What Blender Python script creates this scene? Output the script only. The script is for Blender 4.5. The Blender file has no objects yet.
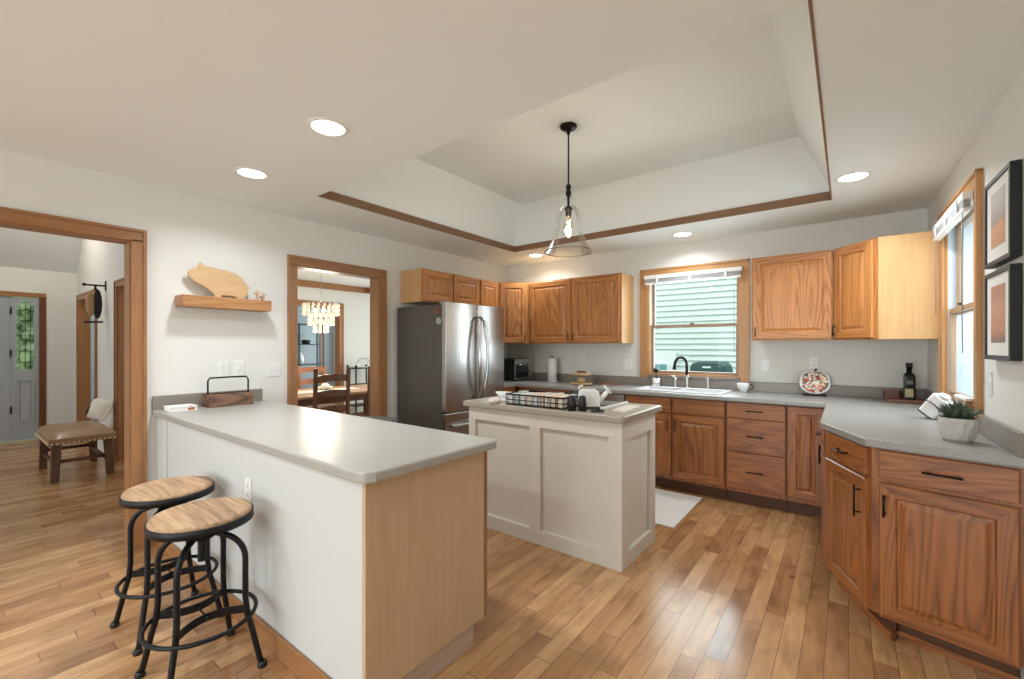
import bpy, bmesh, math, random
from mathutils import Vector, Matrix
random.seed(7)
PI = math.pi
S = bpy.context.scene
COL = S.collection

# ------------------------------------------------------------------ camera, world, exposure
cd = bpy.data.cameras.new('camera'); cam = bpy.data.objects.new('camera', cd); COL.objects.link(cam)
cam.location = (3.7305, -4.7423, 1.3419); cam.rotation_euler = (PI/2, 0, 0.65463)
cd.sensor_width = 36; cd.lens = 36*436.66/1024; cd.shift_y = 7.277/1024; cd.clip_start = 0.03
S.camera = cam
S.view_settings.view_transform = 'Standard'; S.view_settings.look = 'None'
S.view_settings.exposure = 0.24; S.view_settings.gamma = 1; S.view_settings.use_curve_mapping = False
w = bpy.data.worlds.new('sky'); S.world = w; w.use_nodes = True
bg = w.node_tree.nodes['Background']; bg.inputs[0].default_value = (0.90, 0.95, 1.0, 1); bg.inputs[1].default_value = 2.3

def area(name, loc, rot, sx, sy, power, col=(1, 1, 1), spread=PI, shape='RECTANGLE'):
    l = bpy.data.lights.new(name, 'AREA'); l.shape = shape; l.size = sx; l.size_y = sy
    l.energy = power; l.color = col; l.spread = spread
    o = bpy.data.objects.new(name, l); COL.objects.link(o); o.location = loc; o.rotation_euler = rot
    return o
DAY = (0.83, 0.94, 1.0)
WARM = (0.91, 0.965, 1.0)
K = 1.0
# daylight entering by each window (lamps stand just outside the panes, aimed inward)
area('rear_fill', (2.1, -9.35, 1.45), (PI/2, 0, 0), 3.4, 2.0, 95*K, DAY)       # fill lamp at invented, unseen windows behind the viewer
area('daylight_sink', (2.46, 0.35, 1.6), (-PI/2, 0, 0), 0.9, 1.0, 22*K, DAY)
area('daylight_side', (4.62, -1.2, 1.6), (0, PI/2, 0), 1.0, .9, 12*K, DAY)
area('daylight_dining', (-1.8, 1.35, 1.4), (-PI/2, 0, 0), 1.8, 1.5, 34*K, DAY)
area('daylight_study', (-5.0, 1.35, 1.4), (-PI/2, 0, 0), 1.8, 1.5, 32*K, DAY)
area('daylight_foyer', (-2.6, -7.4, 1.5), (PI/2, 0, 0), 1.6, 1.6, 18*K, DAY)

# ------------------------------------------------------------------ materials
def srgb(r, g, b):
    f = lambda c: (c/255/12.92 if c/255 <= .04045 else ((c/255+.055)/1.055)**2.4)
    return (f(r), f(g), f(b), 1)
MATS = {}
def mat(name, col, rough=0.5, metal=0.0, coat=0.0, spec=0.5, emis=None, estr=0, bump=0, bscale=200, alpha=1):
    if name in MATS: return MATS[name]
    m = bpy.data.materials.new(name); m.use_nodes = True; nt = m.node_tree
    b = nt.nodes['Principled BSDF']
    b.inputs['Base Color'].default_value = srgb(*col); b.inputs['Roughness'].default_value = rough
    b.inputs['Metallic'].default_value = metal; b.inputs['Coat Weight'].default_value = coat
    b.inputs['Specular IOR Level'].default_value = spec
    if emis: b.inputs['Emission Color'].default_value = srgb(*emis); b.inputs['Emission Strength'].default_value = estr
    # slight procedural mottling so no surface is a dead flat colour
    tc = nt.nodes.new('ShaderNodeTexCoord'); n = nt.nodes.new('ShaderNodeTexNoise')
    n.inputs['Scale'].default_value = bscale if bump else 9; n.inputs['Detail'].default_value = 3
    nt.links.new(tc.outputs['Object'], n.inputs['Vector'])
    if bump:
        bp = nt.nodes.new('ShaderNodeBump'); bp.inputs['Strength'].default_value = bump; bp.inputs['Distance'].default_value = .002
        nt.links.new(n.outputs['Fac'], bp.inputs['Height']); nt.links.new(bp.outputs[0], b.inputs['Normal'])
    else:
        hs = nt.nodes.new('ShaderNodeMixRGB'); hs.blend_type = 'MULTIPLY'; hs.inputs[0].default_value = .10
        hs.inputs[1].default_value = srgb(*col); nt.links.new(n.outputs['Fac'], hs.inputs[2]); nt.links.new(hs.outputs[0], b.inputs['Base Color'])
        b.inputs['Base Color'].default_value = srgb(*col)
    MATS[name] = m; return m

def wood(name, light, dark, axis='z', rough=0.38, coat=0.15, scale=1.0, cath=True, contrast=1.0):
    if name in MATS: return MATS[name]
    m = bpy.data.materials.new(name); m.use_nodes = True; nt = m.node_tree; N = nt.nodes; L = nt.links
    b = N['Principled BSDF']; b.inputs['Roughness'].default_value = rough; b.inputs['Coat Weight'].default_value = coat
    b.inputs['Coat Roughness'].default_value = .25
    tc = N.new('ShaderNodeTexCoord'); oi = N.new('ShaderNodeObjectInfo')
    off = N.new('ShaderNodeVectorMath'); off.operation = 'SCALE'; off.inputs[0].default_value = (13.1, 7.7, 5.3); L.new(oi.outputs['Random'], off.inputs['Scale'])
    add = N.new('ShaderNodeVectorMath'); L.new(tc.outputs['Object'], add.inputs[0]); L.new(off.outputs[0], add.inputs[1])
    mp = N.new('ShaderNodeMapping'); L.new(add.outputs[0], mp.inputs['Vector'])
    s = {'z': (1, 1, .06), 'x': (.06, 1, 1), 'y': (1, .06, 1)}[axis]; mp.inputs['Scale'].default_value = tuple(v*scale for v in s)
    n1 = N.new('ShaderNodeTexNoise'); n1.inputs['Scale'].default_value = 60; n1.inputs['Detail'].default_value = 4; n1.inputs['Roughness'].default_value = .65; L.new(mp.outputs[0], n1.inputs['Vector'])
    mp2 = N.new('ShaderNodeMapping'); L.new(add.outputs[0], mp2.inputs['Vector'])
    s2 = {'z': (1, 1, .09), 'x': (.09, 1, 1), 'y': (1, .09, 1)}[axis]; mp2.inputs['Scale'].default_value = tuple(v*scale for v in s2)
    n2 = N.new('ShaderNodeTexNoise'); n2.inputs['Scale'].default_value = 5.5; n2.inputs['Detail'].default_value = 1.0; L.new(mp2.outputs[0], n2.inputs['Vector'])
    mu = N.new('ShaderNodeMath'); mu.operation = 'MULTIPLY'; mu.inputs[1].default_value = 40 if cath else 7; L.new(n2.outputs['Fac'], mu.inputs[0])
    sn = N.new('ShaderNodeMath'); sn.operation = 'PINGPONG'; sn.inputs[1].default_value = 1; L.new(mu.outputs[0], sn.inputs[0]); pw_ = N.new('ShaderNodeMath'); pw_.operation = 'POWER'; pw_.inputs[1].default_value = .55; L.new(sn.outputs[0], pw_.inputs[0]); sn = pw_
    n3 = N.new('ShaderNodeTexNoise'); n3.inputs['Scale'].default_value = 3; L.new(mp.outputs[0], n3.inputs['Vector'])
    m1 = N.new('ShaderNodeMath'); m1.operation = 'MULTIPLY_ADD'; m1.inputs[1].default_value = .34 if cath else .12; L.new(sn.outputs[0], m1.inputs[0])
    m2 = N.new('ShaderNodeMath'); m2.operation = 'MULTIPLY'; m2.inputs[1].default_value = .62 if cath else .84; L.new(n1.outputs['Fac'], m2.inputs[0]); L.new(m2.outputs[0], m1.inputs[2])
    m3 = N.new('ShaderNodeMath'); m3.operation = 'MULTIPLY_ADD'; m3.inputs[1].default_value = .45; L.new(n3.outputs['Fac'], m3.inputs[0]); L.new(m1.outputs[0], m3.inputs[2])
    cr = N.new('ShaderNodeValToRGB'); L.new(m3.outputs[0], cr.inputs[0])
    c = .22*contrast
    cr.color_ramp.elements[0].position = .72-c; cr.color_ramp.elements[0].color = srgb(*dark)
    cr.color_ramp.elements[1].position = .72+c*.7; cr.color_ramp.elements[1].color = srgb(*light)
    L.new(cr.outputs[0], b.inputs['Base Color'])
    bp = N.new('ShaderNodeBump'); bp.inputs['Strength'].default_value = .12; bp.inputs['Distance'].default_value = .001
    L.new(m3.outputs[0], bp.inputs['Height']); L.new(bp.outputs[0], b.inputs['Normal'])
    MATS[name] = m; return m

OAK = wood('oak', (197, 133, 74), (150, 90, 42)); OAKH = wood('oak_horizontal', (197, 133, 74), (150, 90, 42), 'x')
OAKSHADE = wood('oak_shaded', (164, 102, 53), (112, 64, 30)); OAKSHADEH = wood('oak_shaded_horizontal', (164, 102, 53), (112, 64, 30), 'x')  # same oak as the wall cabinets, darkened for the dimmer light low down
OAKSIDE = wood('oak_side', (208, 166, 114), (188, 144, 94), 'z', cath=False, contrast=1.4)
TRIMV = wood('oak_trim_vertical', (166, 118, 76), (134, 92, 56), 'z', cath=False, contrast=1.3)
TRIMY = wood('oak_trim_along_y', (166, 118, 76), (134, 92, 56), 'y', cath=False, contrast=1.3)
TRIMX = wood('oak_trim_along_x', (166, 118, 76), (134, 92, 56), 'x', cath=False, contrast=1.3)
TRAY = wood('stained_tray_trim', (140, 104, 72), (112, 80, 52), 'x', cath=False, contrast=1.3)
DARKTRIM = wood('dark_trim', (116, 66, 36), (90, 48, 26), 'z', cath=False)
PALE = wood('pale_oak_veneer', (204, 176, 142), (182, 152, 120), 'z', cath=False, contrast=1.5, rough=.5, coat=0)
RUST = wood('rustic_seat_wood', (190, 156, 118), (118, 88, 62), 'y', cath=False, rough=.6, coat=0)
CADDY = wood('weathered_brown_wood', (132, 98, 78), (50, 34, 28), 'y', rough=.75, coat=0)
BAMBOO = wood('bamboo', (206, 172, 128), (186, 150, 106), 'y', cath=False, rough=.5)
SHELFW = wood('shelf_wood', (178, 128, 80), (146, 98, 56), 'y', rough=.5)
CHAIRW = wood('chair_wood', (112, 72, 46), (80, 48, 30), 'z', rough=.4)
CHAIRL = wood('chair_wood_light', (170, 116, 84), (140, 90, 60), 'z', rough=.4)
TABLEW = wood('table_wood', (196, 152, 112), (160, 118, 82), 'y', rough=.3)
BENCHW = wood('bench_wood', (104, 72, 50), (62, 40, 28), 'z', rough=.6)
WALL = mat('wall_paint', (226, 225, 220), .85, bump=.06, bscale=300)
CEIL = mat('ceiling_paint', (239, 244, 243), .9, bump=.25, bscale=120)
PONY = mat('pony_wall_paint', (203, 205, 202), .7, bump=.05, bscale=300)
ISL = mat('island_paint', (216, 210, 197), .5)
WHITE = mat('white_plastic', (238, 238, 235), .35)
WHITEG = mat('white_glaze', (240, 240, 238), .15)
BLACKM = mat('black_metal', (34, 35, 38), .42, metal=.6)
BRONZE = mat('dark_bronze', (38, 34, 32), .35, metal=.7)
BLACK = mat('black_matte', (22, 22, 24), .5)
SIDE = mat('fridge_side', (92, 87, 80), .45, metal=.3)
CHROME = mat('brushed_nickel', (200, 200, 200), .22, metal=1)
DOORP = mat('grey_door_paint', (168, 172, 176), .5)
LEATH = mat('tan_leather', (150, 120, 88), .35, bump=.2, bscale=90)
CREAM = mat('cream_fabric', (226, 220, 206), .9, bump=.3, bscale=150)
DARKB = mat('dark_fabric', (44, 40, 40), .9)
TAN = mat('tan_fabric', (186, 150, 112), .9)
RUG = mat('rug_weave', (222, 220, 216), .95, bump=.5, bscale=220)
CONC = mat('ribbed_pot_ceramic', (196, 193, 186), .7, bump=.3, bscale=60)
LEAF = mat('succulent_leaf', (58, 78, 58), .5)
LEAF2 = mat('succulent_leaf_pale', (78, 98, 76), .5)
PAPERW = mat('paper_white', (244, 243, 240), .9)
LABEL = mat('label_cream', (214, 196, 150), .6)
RUSTC = mat('rust_print', (178, 92, 52), .7)
GREY = mat('grey_plastic', (120, 120, 122), .4)
NAVY = mat('navy_enamel', (34, 44, 66), .3)
HEAT = mat('tray_trim_shade', (120, 84, 52), .5)
GLASSG = mat('oven_glass', (18, 20, 22), .08, coat=.5)
SIDING = mat('mint_siding', (206, 222, 212), .8)
SIDINGW = mat('siding_trim', (226, 238, 232), .7)
GREEND = mat('grill_cover_green', (52, 86, 84), .7)
FENCE = mat('pale_fence', (150, 164, 178), .8)
GRASS = mat('grass', (92, 120, 70), 1)
SINKW = mat('white_sink', (236, 238, 240), .2)

def stainless():
    m = mat('stainless', (190, 188, 184), .27, metal=1); nt = m.node_tree; b = nt.nodes['Principled BSDF']
    b.inputs['Anisotropic'].default_value = .5
    tc = nt.nodes.new('ShaderNodeTexCoord'); mp = nt.nodes.new('ShaderNodeMapping'); mp.inputs['Scale'].default_value = (300, 300, 2)
    n = nt.nodes.new('ShaderNodeTexNoise'); n.inputs['Scale'].default_value = 1; nt.links.new(tc.outputs['Object'], mp.inputs[0]); nt.links.new(mp.outputs[0], n.inputs['Vector'])
    bp = nt.nodes.new('ShaderNodeBump'); bp.inputs['Strength'].default_value = .05; nt.links.new(n.outputs[0], bp.inputs['Height']); nt.links.new(bp.outputs[0], b.inputs['Normal'])
    return m
STEEL = stainless()

def speckle(name, base, dark, light, rough=.3):
    m = bpy.data.materials.new(name); m.use_nodes = True; nt = m.node_tree; N = nt.nodes; L = nt.links
    b = N['Principled BSDF']; b.inputs['Roughness'].default_value = rough
    tc = N.new('ShaderNodeTexCoord'); n = N.new('ShaderNodeTexNoise'); n.inputs['Scale'].default_value = 420; n.inputs['Detail'].default_value = 2
    L.new(tc.outputs['Object'], n.inputs['Vector'])
    cr = N.new('ShaderNodeValToRGB'); L.new(n.outputs[0], cr.inputs[0]); e = cr.color_ramp.elements
    e[0].position = .36; e[0].color = srgb(*dark); e[1].position = .46; e[1].color = srgb(*base)
    k = e.new(.56); k.color = srgb(*base); k = e.new(.66); k.color = srgb(*light)
    L.new(cr.outputs[0], b.inputs['Base Color']); return m
COUNTER = speckle('grey_speckled_solid_surface', (170, 168, 160), (140, 138, 132), (192, 190, 184))
COUNTER3 = speckle('cool_grey_solid_surface', (154, 153, 150), (126, 126, 124), (176, 176, 172))
SPLASH = speckle('backsplash_solid_surface', (138, 130, 120), (112, 106, 98), (160, 152, 142))
COUNTER_WARM = speckle('warm_lit_speckled_solid_surface', (160, 150, 136), (132, 122, 110), (184, 174, 160))  # same counter material, its taupe tint stands in for warmer light

def glass(name, tint=(1, 1, 1), refl=.6, rough=0.0):
    m = bpy.data.materials.new(name); m.use_nodes = True; nt = m.node_tree; N = nt.nodes; L = nt.links
    N.remove(N['Principled BSDF']); t = N.new('ShaderNodeBsdfTransparent'); t.inputs[0].default_value = (*tint, 1)
    g = N.new('ShaderNodeBsdfGlossy'); g.inputs['Roughness'].default_value = rough
    f = N.new('ShaderNodeFresnel'); f.inputs[0].default_value = 1.45
    mx = N.new('ShaderNodeMixShader'); mf = N.new('ShaderNodeMath'); mf.operation = 'MULTIPLY'; mf.inputs[1].default_value = refl; L.new(f.outputs[0], mf.inputs[0]); L.new(mf.outputs[0], mx.inputs[0]); L.new(t.outputs[0], mx.inputs[1]); L.new(g.outputs[0], mx.inputs[2])
    L.new(mx.outputs[0], N['Material Output'].inputs[0]); return m
GLASS = glass('window_glass', (.97, .99, .985), .18); CLEAR = glass('clear_glass', (.99, .99, .99), .45)

def emit(name, col, st):
    m = bpy.data.materials.new(name); m.use_nodes = True; nt = m.node_tree; nt.nodes.remove(nt.nodes['Principled BSDF'])
    e = nt.nodes.new('ShaderNodeEmission'); e.inputs[0].default_value = srgb(*col); e.inputs[1].default_value = st
    nt.links.new(e.outputs[0], nt.nodes['Material Output'].inputs[0]); return m
LAMP = emit('lamp_diffuser', (255, 250, 240), 12); BULB = emit('filament_bulb', (255, 226, 180), 9)
CRYST = mat('capiz_shell', (240, 228, 205), .4, emis=(255, 236, 200), estr=.4)

def floor_mat():
    m = bpy.data.materials.new('maple_plank_floor'); m.use_nodes = True; nt = m.node_tree; N = nt.nodes; L = nt.links
    b = N['Principled BSDF']
    def M(op, a, b_=None, c=None):
        n = N.new('ShaderNodeMath'); n.operation = op
        for i, v in enumerate((a, b_, c)):
            if v is None: continue
            if isinstance(v, (int, float)): n.inputs[i].default_value = v
            else: L.new(v, n.inputs[i])
        return n.outputs[0]
    tc = N.new('ShaderNodeTexCoord'); sp = N.new('ShaderNodeSeparateXYZ'); L.new(tc.outputs['Object'], sp.inputs[0])
    W_ = .083; LN = .78
    xr = M('DIVIDE', sp.outputs[0], W_); row = M('FLOOR', xr)
    wn = N.new('ShaderNodeTexWhiteNoise'); wn.noise_dimensions = '1D'; L.new(row, wn.inputs['W'])
    ln = M('MULTIPLY_ADD', wn.outputs['Value'], .5, LN*.7)
    yo = M('MULTIPLY_ADD', wn.outputs['Value'], 37.3, sp.outputs[1])
    yr = M('DIVIDE', yo, ln); seg = M('FLOOR', yr)
    cb = N.new('ShaderNodeCombineXYZ'); L.new(row, cb.inputs[0]); L.new(seg, cb.inputs[1])
    w2 = N.new('ShaderNodeTexWhiteNoise'); w2.noise_dimensions = '2D'; L.new(cb.outputs[0], w2.inputs['Vector'])
    ramp = N.new('ShaderNodeValToRGB'); L.new(w2.outputs['Value'], ramp.inputs[0]); e = ramp.color_ramp.elements
    e[0].position = 0; e[0].color = srgb(164, 120, 82); e[1].position = 1; e[1].color = srgb(206, 164, 118)
    for p, c in ((.12, (176, 131, 90)), (.5, (187, 143, 99)), (.8, (196, 153, 108))):
        k = e.new(p); k.color = srgb(*c)
    # grain, offset per plank
    of = N.new('ShaderNodeVectorMath'); of.operation = 'SCALE'; of.inputs['Scale'].default_value = 9; L.new(w2.outputs['Color'], of.inputs[0])
    ad = N.new('ShaderNodeVectorMath'); L.new(tc.outputs['Object'], ad.inputs[0]); L.new(of.outputs[0], ad.inputs[1])
    mp = N.new('ShaderNodeMapping'); mp.inputs['Scale'].default_value = (1, .12, 1); L.new(ad.outputs[0], mp.inputs[0])
    g = N.new('ShaderNodeTexNoise'); g.inputs['Scale'].default_value = 38; g.inputs['Detail'].default_value = 5; L.new(mp.outputs[0], g.inputs['Vector'])
    mp3 = N.new('ShaderNodeMapping'); mp3.inputs['Scale'].default_value = (1, .4, 1); L.new(ad.outputs[0], mp3.inputs[0])
    g2 = N.new('ShaderNodeTexNoise'); g2.inputs['Scale'].default_value = 9; g2.inputs['Detail'].default_value = 3; L.new(mp3.outputs[0], g2.inputs['Vector'])
    gr = N.new('ShaderNodeValToRGB'); L.new(g.outputs[0], gr.inputs[0]); gr.color_ramp.elements[0].position = .3; gr.color_ramp.elements[0].color = (.74, .70, .66, 1); gr.color_ramp.elements[1].position = .62; gr.color_ramp.elements[1].color = (1, 1, 1, 1)
    g2r = N.new('ShaderNodeValToRGB'); L.new(g2.outputs[0], g2r.inputs[0]); g2r.color_ramp.elements[0].position = .30; g2r.color_ramp.elements[0].color = (.58, .52, .47, 1); g2r.color_ramp.elements[1].position = .52; g2r.color_ramp.elements[1].color = (1, 1, 1, 1)
    mx = N.new('ShaderNodeMixRGB'); mx.blend_type = 'MULTIPLY'; mx.inputs[0].default_value = .8; L.new(ramp.outputs[0], mx.inputs[1]); L.new(gr.outputs[0], mx.inputs[2])
    mx2 = N.new('ShaderNodeMixRGB'); mx2.blend_type = 'MULTIPLY'; mx2.inputs[0].default_value = .75; L.new(mx.outputs[0], mx2.inputs[1]); L.new(g2r.outputs[0], mx2.inputs[2])
    # knots
    vk = N.new('ShaderNodeTexVoronoi'); vk.inputs['Scale'].default_value = 2.6; mpk = N.new('ShaderNodeMapping'); mpk.inputs['Scale'].default_value = (1, .7, 1); L.new(tc.outputs['Object'], mpk.inputs[0]); L.new(mpk.outputs[0], vk.inputs['Vector'])
    kr = N.new('ShaderNodeValToRGB'); L.new(vk.outputs['Distance'], kr.inputs[0]); kr.color_ramp.elements[0].position = .015; kr.color_ramp.elements[0].color = (.35, .25, .18, 1); kr.color_ramp.elements[1].position = .07; kr.color_ramp.elements[1].color = (1, 1, 1, 1)
    mxk = N.new('ShaderNodeMixRGB'); mxk.blend_type = 'MULTIPLY'; mxk.inputs[0].default_value = .8; L.new(mx2.outputs[0], mxk.inputs[1]); L.new(kr.outputs[0], mxk.inputs[2])
    fx = M('FRACT', xr); fy = M('FRACT', yr)
    gx = M('MINIMUM', fx, M('SUBTRACT', 1, fx)); gy = M('MULTIPLY', M('MINIMUM', fy, M('SUBTRACT', 1, fy)), 8)
    gm = M('MINIMUM', gx, gy); gap = M('LESS_THAN', gm, .016)
    mg = N.new('ShaderNodeMixRGB'); L.new(M('MULTIPLY', gap, .75), mg.inputs[0]); L.new(mxk.outputs[0], mg.inputs[1]); mg.inputs[2].default_value = srgb(84, 56, 36)
    L.new(mg.outputs[0], b.inputs['Base Color'])
    rr = M('MULTIPLY_ADD', w2.outputs['Value'], .08, .17); L.new(rr, b.inputs['Roughness'])
    bp = N.new('ShaderNodeBump'); bp.inputs['Strength'].default_value = .25; bp.inputs['Distance'].default_value = .002
    hh = M('SUBTRACT', M('MULTIPLY_ADD', w2.outputs['Value'], .12, M('MULTIPLY', g.outputs[0], .1)), M('MULTIPLY', gap, .5)); L.new(hh, bp.inputs['Height']); L.new(bp.outputs[0], b.inputs['Normal'])
    return m
FLOOR = floor_mat()

# ------------------------------------------------------------------ mesh helpers
class MB:
    def __init__(s): s.v = []; s.f = []; s.m = []; s.sm = []
    def add(s, vs, fs, mi=0, smooth=False):
        k = len(s.v); s.v += [tuple(p) for p in vs]
        for f in fs: s.f.append([i+k for i in f]); s.m.append(mi); s.sm.append(smooth)
        return s
    def box(s, x0, x1, y0, y1, z0, z1, mi=0):
        return s.add([(x0,y0,z0),(x1,y0,z0),(x1,y1,z0),(x0,y1,z0),(x0,y0,z1),(x1,y0,z1),(x1,y1,z1),(x0,y1,z1)],
                     [(0,3,2,1),(4,5,6,7),(0,1,5,4),(1,2,6,5),(2,3,7,6),(3,0,4,7)], mi)
    def hexa(s, P, mi=0):      # 8 points, ordered as in box
        return s.add(P, [(0,3,2,1),(4,5,6,7),(0,1,5,4),(1,2,6,5),(2,3,7,6),(3,0,4,7)], mi)
    def prism(s, poly, a, b, axis='z', mi=0):
        n = len(poly)
        P = lambda p, h: {'z': (p[0], p[1], h), 'x': (h, p[0], p[1]), 'y': (p[0], h, p[1])}[axis]
        vs = [P(p, a) for p in poly]+[P(p, b) for p in poly]
        return s.add(vs, [tuple(range(n))[::-1], tuple(range(n, 2*n))]+[(i, (i+1) % n, n+(i+1) % n, n+i) for i in range(n)], mi)
    def tube(s, path, r, seg=10, closed=False, mi=0, flat=None):
        path = [Vector(p) for p in path]; n = len(path); rs = r if isinstance(r, (list, tuple)) else [r]*n
        vs = []; up = None
        for i, p in enumerate(path):
            if closed: t = path[(i+1) % n]-path[i-1]
            else: t = path[min(i+1, n-1)]-path[max(i-1, 0)]
            t.normalize()
            if up is None:
                up = Vector((0, 0, 1)) if abs(t.z) < .9 else Vector((1, 0, 0))
            up = (up-t*up.dot(t)).normalized(); sd = t.cross(up)
            for k in range(seg):
                a = 2*PI*k/seg; fx, fy = (1, 1) if flat is None else flat
                vs.append(p+sd*math.cos(a)*rs[i]*fx+up*math.sin(a)*rs[i]*fy)
        fs = []
        for i in range(n if closed else n-1):
            j = (i+1) % n
            for k in range(seg): fs.append((i*seg+k, i*seg+(k+1) % seg, j*seg+(k+1) % seg, j*seg+k))
        s.add(vs, fs, mi, True)
        if not closed:
            k0 = len(s.v)-len(vs)
            s.f.append([k0+k for k in range(seg)][::-1]); s.m.append(mi); s.sm.append(False)
            s.f.append([k0+(n-1)*seg+k for k in range(seg)]); s.m.append(mi); s.sm.append(False)
        return s
    def lathe(s, prof, cx=0, cy=0, seg=32, mi=0, sx=1, sy=1, smooth=True, cap=True):
        vs = [(cx+r*math.cos(2*PI*k/seg)*sx, cy+r*math.sin(2*PI*k/seg)*sy, z) for r, z in prof for k in range(seg)]
        fs = [(i*seg+k, i*seg+(k+1) % seg, (i+1)*seg+(k+1) % seg, (i+1)*seg+k) for i in range(len(prof)-1) for k in range(seg)]
        s.add(vs, fs, mi, smooth)
        if cap:
            k0 = len(s.v)-len(vs)
            if prof[0][0] > 1e-5: s.f.append([k0+k for k in range(seg)][::-1]); s.m.append(mi); s.sm.append(False)
            if prof[-1][0] > 1e-5: s.f.append([k0+(len(prof)-1)*seg+k for k in range(seg)]); s.m.append(mi); s.sm.append(False)
        return s
    def ball(s, c, r, seg=16, rings=10, mi=0, sc=(1, 1, 1)):
        prof = [(r*math.sin(PI*i/rings)+1e-6, -r*math.cos(PI*i/rings)) for i in range(rings+1)]
        vs = [(c[0]+q*math.cos(2*PI*k/seg)*sc[0], c[1]+q*math.sin(2*PI*k/seg)*sc[1], c[2]+z*sc[2]) for q, z in prof for k in range(seg)]
        fs = [(i*seg+k, i*seg+(k+1) % seg, (i+1)*seg+(k+1) % seg, (i+1)*seg+k) for i in range(rings) for k in range(seg)]
        return s.add(vs, fs, mi, True)
    def xf(s, M):
        s.v = [tuple(M @ Vector(p)) for p in s.v]; return s
    def build(s, name, mats, parent=None, loc=None, rot=None, bevel=0, seg=2, sub=0, kind=None, label=None):
        me = bpy.data.meshes.new(name); me.from_pydata(s.v, [], s.f); me.validate()
        if not isinstance(mats, (list, tuple)): mats = [mats]
        for m in mats: me.materials.append(m)
        for p, mi, sm in zip(me.polygons, s.m, s.sm): p.material_index = mi; p.use_smooth = sm
        bm = bmesh.new(); bm.from_mesh(me); bmesh.ops.recalc_face_normals(bm, faces=bm.faces); bm.to_mesh(me); bm.free()
        o = bpy.data.objects.new(name, me); COL.objects.link(o)
        if parent: o.parent = parent
        if loc: o.location = loc
        if rot: o.rotation_euler = rot
        if bevel:
            b = o.modifiers.new('bevel', 'BEVEL'); b.width = bevel; b.segments = seg; b.limit_method = 'ANGLE'; b.angle_limit = math.radians(40)
        if sub:
            b = o.modifiers.new('sub', 'SUBSURF'); b.levels = sub; b.render_levels = sub
        if kind: o['kind'] = kind
        if label: o['label'] = label
        return o
def thing(name, label, cat, loc=(0, 0, 0), rz=0, group=None):
    o = bpy.data.objects.new(name, None); COL.objects.link(o); o.location = loc; o.rotation_euler = (0, 0, rz)
    o.empty_display_size = .05; o['label'] = label; o['category'] = cat
    if group: o['group'] = group
    return o
def tag(o, label, cat, group=None):
    o['label'] = label; o['category'] = cat
    if group: o['group'] = group
    return o
def struct(name, mb, m, **k): return mb.build(name, m, kind='structure', **k)
def copy_tree(o, parent=None):
    c = o.copy(); COL.objects.link(c); c.parent = parent
    for ch in list(o.children): copy_tree(ch, c)
    return c
def arc(cx, cy, r, a0, a1, n): return [(cx+r*math.cos(a0+(a1-a0)*i/n), cy+r*math.sin(a0+(a1-a0)*i/n)) for i in range(n+1)]

# ------------------------------------------------------------------ room shell
W = 4.235; SK = math.atan(.02); WF = lambda y: 4.235-.02*y; H = 2.44; H2 = 2.94; T = .13; YR = -9.2
struct('floor', MB().box(-6.6, W+.4, YR-.15, 1.3, -.1, 0), FLOOR)
# kitchen ceiling around the tray opening
tx0, tx1, ty0, ty1 = .66, 3.642, -3.08, -.70
c = MB()
c.box(-T, tx0, YR, T, H, H+.06); c.box(tx1, W+.35, YR, T, H, H+.06); c.box(tx0, tx1, YR, ty0, H, H+.06); c.box(tx0, tx1, ty1, T, H, H+.06)
ix0, ix1, iy0, iy1 = .83, 3.44, -2.93, -.79
zt = H+.065
a = [(tx0,ty0,zt),(tx1,ty0,zt),(tx1,ty1,zt),(tx0,ty1,zt)]; b_ = [(ix0,iy0,H2),(ix1,iy0,H2),(ix1,iy1,H2),(ix0,iy1,H2)]
e = .06
ao = [(tx0-e,ty0-e,zt),(tx1+e,ty0-e,zt),(tx1+e,ty1+e,zt),(tx0-e,ty1+e,zt)]; bo = [(ix0-e,iy0-e,H2+e),(ix1+e,iy0-e,H2+e),(ix1+e,iy1+e,H2+e),(ix0-e,iy1+e,H2+e)]
for i in range(4):
    j = (i+1) % 4; c.hexa([a[i], a[j], ao[j], ao[i], b_[i], b_[j], bo[j], bo[i]])
c.box(ix0-e, ix1+e, iy0-e, iy1+e, H2, H2+.06)
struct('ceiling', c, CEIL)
# wood band lining the foot of the tray
struct('trim_1', MB().box(tx0, tx0+.018, ty0, ty1, H, H+.062), TRAY)
struct('trim_2', MB().box(tx0+.018, tx1-.010, ty1-.018, ty1, H, H+.062), TRAY)
struct('trim_3', MB().box(tx1-.010, tx1, ty0, ty1, H-.003, H+.062), TRAY)
struct('trim_4', MB().box(tx0+.018, tx1-.012, ty0, ty0+.003, H+.012, H+.062), TRAY)

def wall_y(name, x0, x1, ya, yb, z1, holes, m=WALL):   # wall running along y, holes: (y0,y1,z0,z1)
    mb = MB(); cur = ya
    for (h0, h1, k0, k1) in sorted(holes):
        mb.box(x0, x1, cur, h0, 0, z1)
        if k0 > 0: mb.box(x0, x1, h0, h1, 0, k0)
        if k1 < z1: mb.box(x0, x1, h0, h1, k1, z1)
        cur = h1
    mb.box(x0, x1, cur, yb, 0, z1); return struct(name, mb, m)
def wall_x(name, y0, y1, xa, xb, z1, holes, m=WALL):
    mb = MB(); cur = xa
    for (h0, h1, k0, k1) in sorted(holes):
        mb.box(cur, h0, y0, y1, 0, z1)
        if k0 > 0: mb.box(h0, h1, y0, y1, 0, k0)
        if k1 < z1: mb.box(h0, h1, y0, y1, k1, z1)
        cur = h1
    mb.box(cur, xb, y0, y1, 0, z1); return struct(name, mb, m)
O1 = (-5.6, -3.985, 0, 2.045); O2 = (-2.912, -2.072, 0, 2.045)
wall_y('wall_left', -T, 0, YR, 0, H, [O1, O2])
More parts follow.
